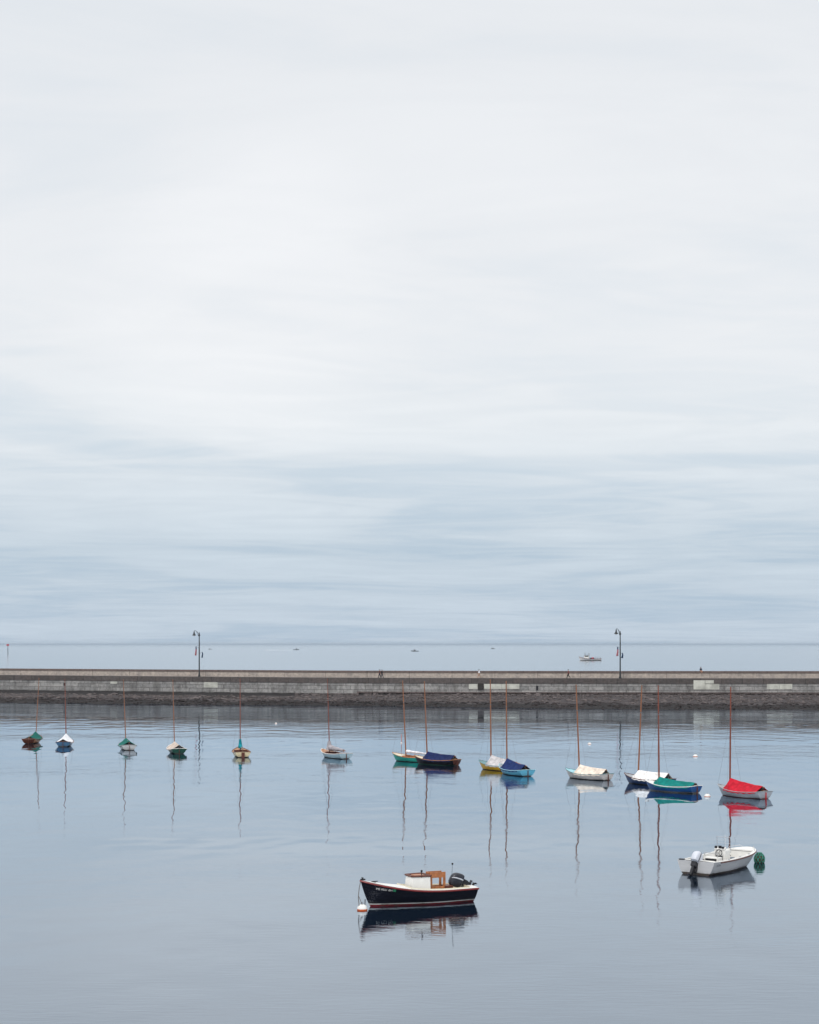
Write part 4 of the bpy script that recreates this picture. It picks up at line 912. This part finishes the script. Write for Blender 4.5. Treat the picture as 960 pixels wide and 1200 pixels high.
# ------------------------------------------------------------------ water
def water_mat(name, layers, rough, body, mask_scale, calm=0.25, ior=1.333, tint=(1, 1, 1), far=False, power=1.0):
    m, nt, b = new_mat(name)
    geo = N(nt, 'ShaderNodeNewGeometry'); total = None
    for (sx, sy, det, amp, masked) in layers:
        mp = N(nt, 'ShaderNodeMapping'); mp.inputs['Scale'].default_value = (sx, sy, 1); mp.inputs['Rotation'].default_value = (0, 0, R(6 * (1 if masked else -1)))
        nz = N(nt, 'ShaderNodeTexNoise'); nz.inputs['Scale'].default_value = 1; nz.inputs['Detail'].default_value = det; nz.inputs['Roughness'].default_value = 0.5
        nt.links.new(geo.outputs['Position'], mp.inputs['Vector']); nt.links.new(mp.outputs['Vector'], nz.inputs['Vector'])
        mu = N(nt, 'ShaderNodeMath', operation='MULTIPLY'); mu.inputs[1].default_value = amp; nt.links.new(nz.outputs['Fac'], mu.inputs[0]); out = mu.outputs[0]
        if masked == 'lee':        # small ripples die away towards the shelter of the pier
            yy = N(nt, 'ShaderNodeSeparateXYZ'); nt.links.new(geo.outputs['Position'], yy.inputs['Vector'])
            mr = N(nt, 'ShaderNodeMapRange'); mr.inputs['From Min'].default_value = 50; mr.inputs['From Max'].default_value = 190; mr.inputs['To Min'].default_value = 1.0; mr.inputs['To Max'].default_value = 0.12
            nt.links.new(yy.outputs['Y'], mr.inputs['Value'])
            m3 = N(nt, 'ShaderNodeMath', operation='MULTIPLY'); nt.links.new(out, m3.inputs[0]); nt.links.new(mr.outputs[0], m3.inputs[1]); out = m3.outputs[0]
        if masked:
            mm = N(nt, 'ShaderNodeMapping'); mm.inputs['Scale'].default_value = (mask_scale[0], mask_scale[1], 1)
            nm = N(nt, 'ShaderNodeTexNoise'); nm.inputs['Scale'].default_value = 1; nm.inputs['Detail'].default_value = 3
            nt.links.new(geo.outputs['Position'], mm.inputs['Vector']); nt.links.new(mm.outputs['Vector'], nm.inputs['Vector'])
            r = ramp(nt, [(0.40, (calm,) * 3), (0.66, (1, 1, 1))]); nt.links.new(nm.outputs['Fac'], r.inputs['Fac'])
            m2 = N(nt, 'ShaderNodeMath', operation='MULTIPLY'); nt.links.new(out, m2.inputs[0]); nt.links.new(r.outputs['Color'], m2.inputs[1]); out = m2.outputs[0]
        if total is None: total = out
        else:
            ad = N(nt, 'ShaderNodeMath', operation='ADD'); nt.links.new(total, ad.inputs[0]); nt.links.new(out, ad.inputs[1]); total = ad.outputs[0]
    bp = N(nt, 'ShaderNodeBump'); bp.inputs['Strength'].default_value = 1.0; bp.inputs['Distance'].default_value = 1.0
    nt.links.new(total, bp.inputs['Height'])
    fr = N(nt, 'ShaderNodeFresnel'); fr.inputs['IOR'].default_value = ior
    gl = N(nt, 'ShaderNodeBsdfGlossy'); gl.inputs['Color'].default_value = (*tint, 1); gl.inputs['Roughness'].default_value = rough
    df = N(nt, 'ShaderNodeBsdfDiffuse'); df.inputs['Color'].default_value = (*body, 1)
    if far:      # wind-darkened streaks of open water, thickest far out
        sy_ = N(nt, 'ShaderNodeSeparateXYZ'); nt.links.new(geo.outputs['Position'], sy_.inputs['Vector'])
        mr = N(nt, 'ShaderNodeMapRange'); mr.inputs['From Min'].default_value = 6000; mr.inputs['From Max'].default_value = 13000; nt.links.new(sy_.outputs['Y'], mr.inputs['Value'])
        mm = N(nt, 'ShaderNodeMapping'); mm.inputs['Scale'].default_value = (0.0004, 0.0022, 1); nm = N(nt, 'ShaderNodeTexNoise'); nm.inputs['Scale'].default_value = 1; nm.inputs['Detail'].default_value = 3
        nt.links.new(geo.outputs['Position'], mm.inputs['Vector']); nt.links.new(mm.outputs['Vector'], nm.inputs['Vector'])
        r = ramp(nt, [(0.52, (0, 0, 0)), (0.70, (0.45, 0.45, 0.45))]); nt.links.new(nm.outputs['Fac'], r.inputs['Fac'])
        mxm = N(nt, 'ShaderNodeMath', operation='MAXIMUM'); nt.links.new(mr.outputs[0], mxm.inputs[0]); nt.links.new(r.outputs['Color'], mxm.inputs[1])
        cm = N(nt, 'ShaderNodeMix', data_type='RGBA'); cm.inputs[6].default_value = (*tint, 1); cm.inputs[7].default_value = (0.90, 0.93, 0.95, 1)
        nt.links.new(mxm.outputs[0], cm.inputs[0]); nt.links.new(cm.outputs[2], gl.inputs['Color'])
    mx = N(nt, 'ShaderNodeMixShader'); nt.nodes.remove(b)
    for q in (fr, gl, df): nt.links.new(bp.outputs['Normal'], q.inputs['Normal'])
    pw = N(nt, 'ShaderNodeMath', operation='POWER'); pw.inputs[1].default_value = power; nt.links.new(fr.outputs[0], pw.inputs[0])
    nt.links.new(pw.outputs[0], mx.inputs[0]); nt.links.new(df.outputs[0], mx.inputs[1]); nt.links.new(gl.outputs[0], mx.inputs[2])
    nt.links.new(mx.outputs[0], nt.nodes['Material Output'].inputs['Surface'])
    return m
def upward(o):
    if o.data.polygons[0].normal.z < 0: o.data.flip_normals()
    return o
M_HARB = water_mat('harbour_water_surface', [(0.30, 0.20, 1, 0.045, False), (0.7, 2.4, 2, 0.014, True), (1.5, 4.2, 3, 0.013, 'lee'), (0.08, 0.06, 2, 0.05, False)], 0.02, (0.004, 0.011, 0.022), (0.012, 0.04), calm=0.06, ior=1.9, tint=(0.83, 0.915, 1.0), power=0.69)
M_SEA = water_mat('open_sea_surface', [(0.3, 0.5, 3, 0.05, True), (0.03, 0.05, 2, 0.3, False)], 0.1, (0.02, 0.05, 0.075), (0.0006, 0.004), calm=0.5, ior=2.4, tint=(0.96, 0.98, 1.0), far=True)
m = MB(); rr = []
for x in [-6000, -900] + XS + [900, 6000]:
    yy = wall_y(max(-420, min(420, x))) + 3.0; rr.append([(x, -60.0, 0.0), (x, yy, 0.0)])
m.grid(rr); tag(upward(m.build('harbour_water', M_HARB, smooth=False)), 'calm blue grey harbour water', 'water', kind='structure')
m = MB(); rr = []
for x in [-60000, -6000, -900] + XS + [900, 6000, 60000]:
    yy = wall_y(max(-420, min(420, x))) + 3.0; rr.append([(x, yy, 0.0), (x, 90000.0, 0.0)])
m.grid(rr); tag(upward(m.build('sea', M_SEA, smooth=False)), 'open grey sea beyond the pier', 'water', kind='structure')

# ------------------------------------------------------------------ sky and light
SUN_EL, SUN_AZ = 48, 200
w = bpy.data.worlds.new('World'); scene.world = w; w.use_nodes = True; nt = w.node_tree
bg = nt.nodes['Background']; bg.inputs['Strength'].default_value = 0.1
sky = N(nt, 'ShaderNodeTexSky'); sky.sky_type = 'NISHITA'; sky.sun_disc = False; sky.sun_elevation = R(SUN_EL); sky.sun_rotation = R(SUN_AZ); sky.air_density = 1.2; sky.dust_density = 2.0
tc = N(nt, 'ShaderNodeTexCoord'); sp = N(nt, 'ShaderNodeSeparateXYZ'); nt.links.new(tc.outputs['Generated'], sp.inputs['Vector'])
def M2(op, a, b=None, clamp=False):
    n = N(nt, 'ShaderNodeMath', operation=op); n.use_clamp = clamp
    for i, q in enumerate((a, b)):
        if q is None: continue
        if isinstance(q, (int, float)): n.inputs[i].default_value = q
        else: nt.links.new(q, n.inputs[i])
    return n.outputs[0]
az = M2('ADD', M2('MAXIMUM', sp.outputs['Z'], 0.0), 0.045)
cx = M2('DIVIDE', sp.outputs['X'], az); cy = M2('DIVIDE', sp.outputs['Y'], az)
cb = N(nt, 'ShaderNodeCombineXYZ'); nt.links.new(cx, cb.inputs[0]); nt.links.new(cy, cb.inputs[1])
def cloud(sx, sy, det, rough, rz, lo, hi, dist_=0.0, off=0.0):
    mp = N(nt, 'ShaderNodeMapping'); mp.inputs['Scale'].default_value = (sx, sy, 1); mp.inputs['Rotation'].default_value = (0, 0, R(rz)); mp.inputs['Location'].default_value = (off, off * 0.7, 0)
    nz = N(nt, 'ShaderNodeTexNoise'); nz.inputs['Scale'].default_value = 1; nz.inputs['Detail'].default_value = det; nz.inputs['Roughness'].default_value = rough; nz.inputs['Distortion'].default_value = dist_
    nt.links.new(cb.outputs[0], mp.inputs['Vector']); nt.links.new(mp.outputs['Vector'], nz.inputs['Vector'])
    r = ramp(nt, [(lo, (0, 0, 0)), (hi, (1, 1, 1))], 'EASE'); nt.links.new(nz.outputs['Fac'], r.inputs['Fac']); return r.outputs['Color']
big = cloud(0.33, 0.36, 7, 0.54, 8, 0.36, 0.66, 1.1)
fine = cloud(0.9, 1.35, 7, 0.58, -9, 0.34, 0.68, 1.9, 3.1)
mixf = M2('ADD', M2('MULTIPLY', big, 0.66), M2('MULTIPLY', fine, 0.34), True)
# overcast layer: paler overhead, bluer and dimmer where one looks through more of it near the horizon
el = ramp(nt, [(0.0, (4.6, 5.4, 6.3)), (0.05, (4.8, 5.6, 6.4)), (0.085, (5.75, 6.35, 6.95)), (0.12, (6.75, 7.1, 7.45)), (0.17, (7.25, 7.42, 7.65)), (0.33, (7.0, 7.2, 7.45)), (0.5, (8.2, 8.4, 8.7)), (1.0, (12.5, 12.6, 12.7))])
nt.links.new(sp.outputs['Z'], el.inputs['Fac'])
thin = N(nt, 'ShaderNodeMix', data_type='RGBA', blend_type='MULTIPLY'); cf = ramp(nt, [(0.0, (1, 1, 1)), (0.07, (1, 1, 1)), (0.15, (0.6, 0.6, 0.6)), (0.30, (0.45, 0.45, 0.45)), (1.0, (0.4, 0.4, 0.4))]); nt.links.new(sp.outputs['Z'], cf.inputs['Fac']); nt.links.new(cf.outputs['Color'], thin.inputs[0])
sh = ramp(nt, [(0.0, (0.82, 0.875, 0.918)), (0.5, (0.99, 0.99, 0.99)), (1.0, (1.09, 1.075, 1.06))]); nt.links.new(mixf, sh.inputs['Fac'])
nt.links.new(el.outputs['Color'], thin.inputs[6]); nt.links.new(sh.outputs['Color'], thin.inputs[7])
fin = N(nt, 'ShaderNodeMix', data_type='RGBA'); fin.inputs[0].default_value = 0.95
dt_ = N(nt, 'ShaderNodeVectorMath', operation='DOT_PRODUCT'); nt.links.new(tc.outputs['Generated'], dt_.inputs[0]); dt_.inputs[1].default_value = Vector((-0.09, 1.0, 0.195)).normalized()
mrb = N(nt, 'ShaderNodeMapRange', interpolation_type='SMOOTHSTEP'); mrb.inputs['From Min'].default_value = 0.9945; mrb.inputs['From Max'].default_value = 1.0; mrb.inputs['To Max'].default_value = 0.55; nt.links.new(dt_.outputs['Value'], mrb.inputs['Value'])
gap = N(nt, 'ShaderNodeMix', data_type='RGBA'); gap.inputs[7].default_value = (8.1, 8.15, 8.3, 1)      # brighter spot of thinner cloud
nt.links.new(M2('MULTIPLY', mrb.outputs[0], mixf), gap.inputs[0]); nt.links.new(thin.outputs[2], gap.inputs[6])
nt.links.new(sky.outputs['Color'], fin.inputs[6]); nt.links.new(gap.outputs[2], fin.inputs[7]); nt.links.new(fin.outputs[2], bg.inputs['Color'])
sun = bpy.data.lights.new('sun', 'SUN'); sun.energy = 1.3; sun.angle = R(14); sun.color = (1.0, 0.965, 0.92)
so = bpy.data.objects.new('sun', sun); COL.objects.link(so)
a, e = R(SUN_AZ), R(SUN_EL); dvec = Vector((math.sin(a) * math.cos(e), math.cos(a) * math.cos(e), math.sin(e)))
so.rotation_euler = dvec.to_track_quat('Z', 'Y').to_euler(); so.location = (0, 0, 60)

# ------------------------------------------------------------------ thin sea haze
HAZE = True
if HAZE:
    m = MB(); X0, X1, Y0, Y1, Z0, Z1 = -30000, 30000, -400, 70000, -3.0, 24.0
    m.add([(x, y, z) for z in (Z0, Z1) for x, y in ((X0, Y0), (X1, Y0), (X1, Y1), (X0, Y1))], [(3, 2, 1, 0), (4, 5, 6, 7), (0, 1, 5, 4), (1, 2, 6, 5), (2, 3, 7, 6), (3, 0, 4, 7)])
    hm = bpy.data.materials.new('haze'); hm.use_nodes = True; hn = hm.node_tree; hn.nodes.clear()
    ho = hn.nodes.new('ShaderNodeOutputMaterial'); hv = hn.nodes.new('ShaderNodeVolumePrincipled')
    hv.inputs['Color'].default_value = (0.59, 0.70, 0.82, 1); hv.inputs['Density'].default_value = 4e-5; hv.inputs['Anisotropy'].default_value = 0.0
    hn.links.new(hv.outputs[0], ho.inputs['Volume'])
    tag(m.build('haze', hm, smooth=False), 'thin pale haze over the open sea', 'haze', kind='stuff')
# ------------------------------------------------------------------ camera and output
cam = bpy.data.cameras.new('camera'); co = bpy.data.objects.new('camera', cam); COL.objects.link(co)
co.location = (0, 0, H); co.rotation_euler = (R(90), 0, 0)
cam.sensor_fit = 'VERTICAL'; cam.sensor_height = 36.0; cam.sensor_width = 28.8; cam.lens = 36.0 * F / 1200.0
cam.shift_y = (HOR - 600.0) / 1200.0; cam.clip_start = 0.5; cam.clip_end = 200000
scene.camera = co
scene.render.engine = 'CYCLES'; scene.cycles.max_bounces = 6; scene.cycles.use_denoising = True
scene.render.resolution_x = 819; scene.render.resolution_y = 1024
vs = scene.view_settings; vs.view_transform = 'Standard'; vs.look = 'None'; vs.exposure = 0.25; vs.gamma = 1.0; vs.use_curve_mapping = False
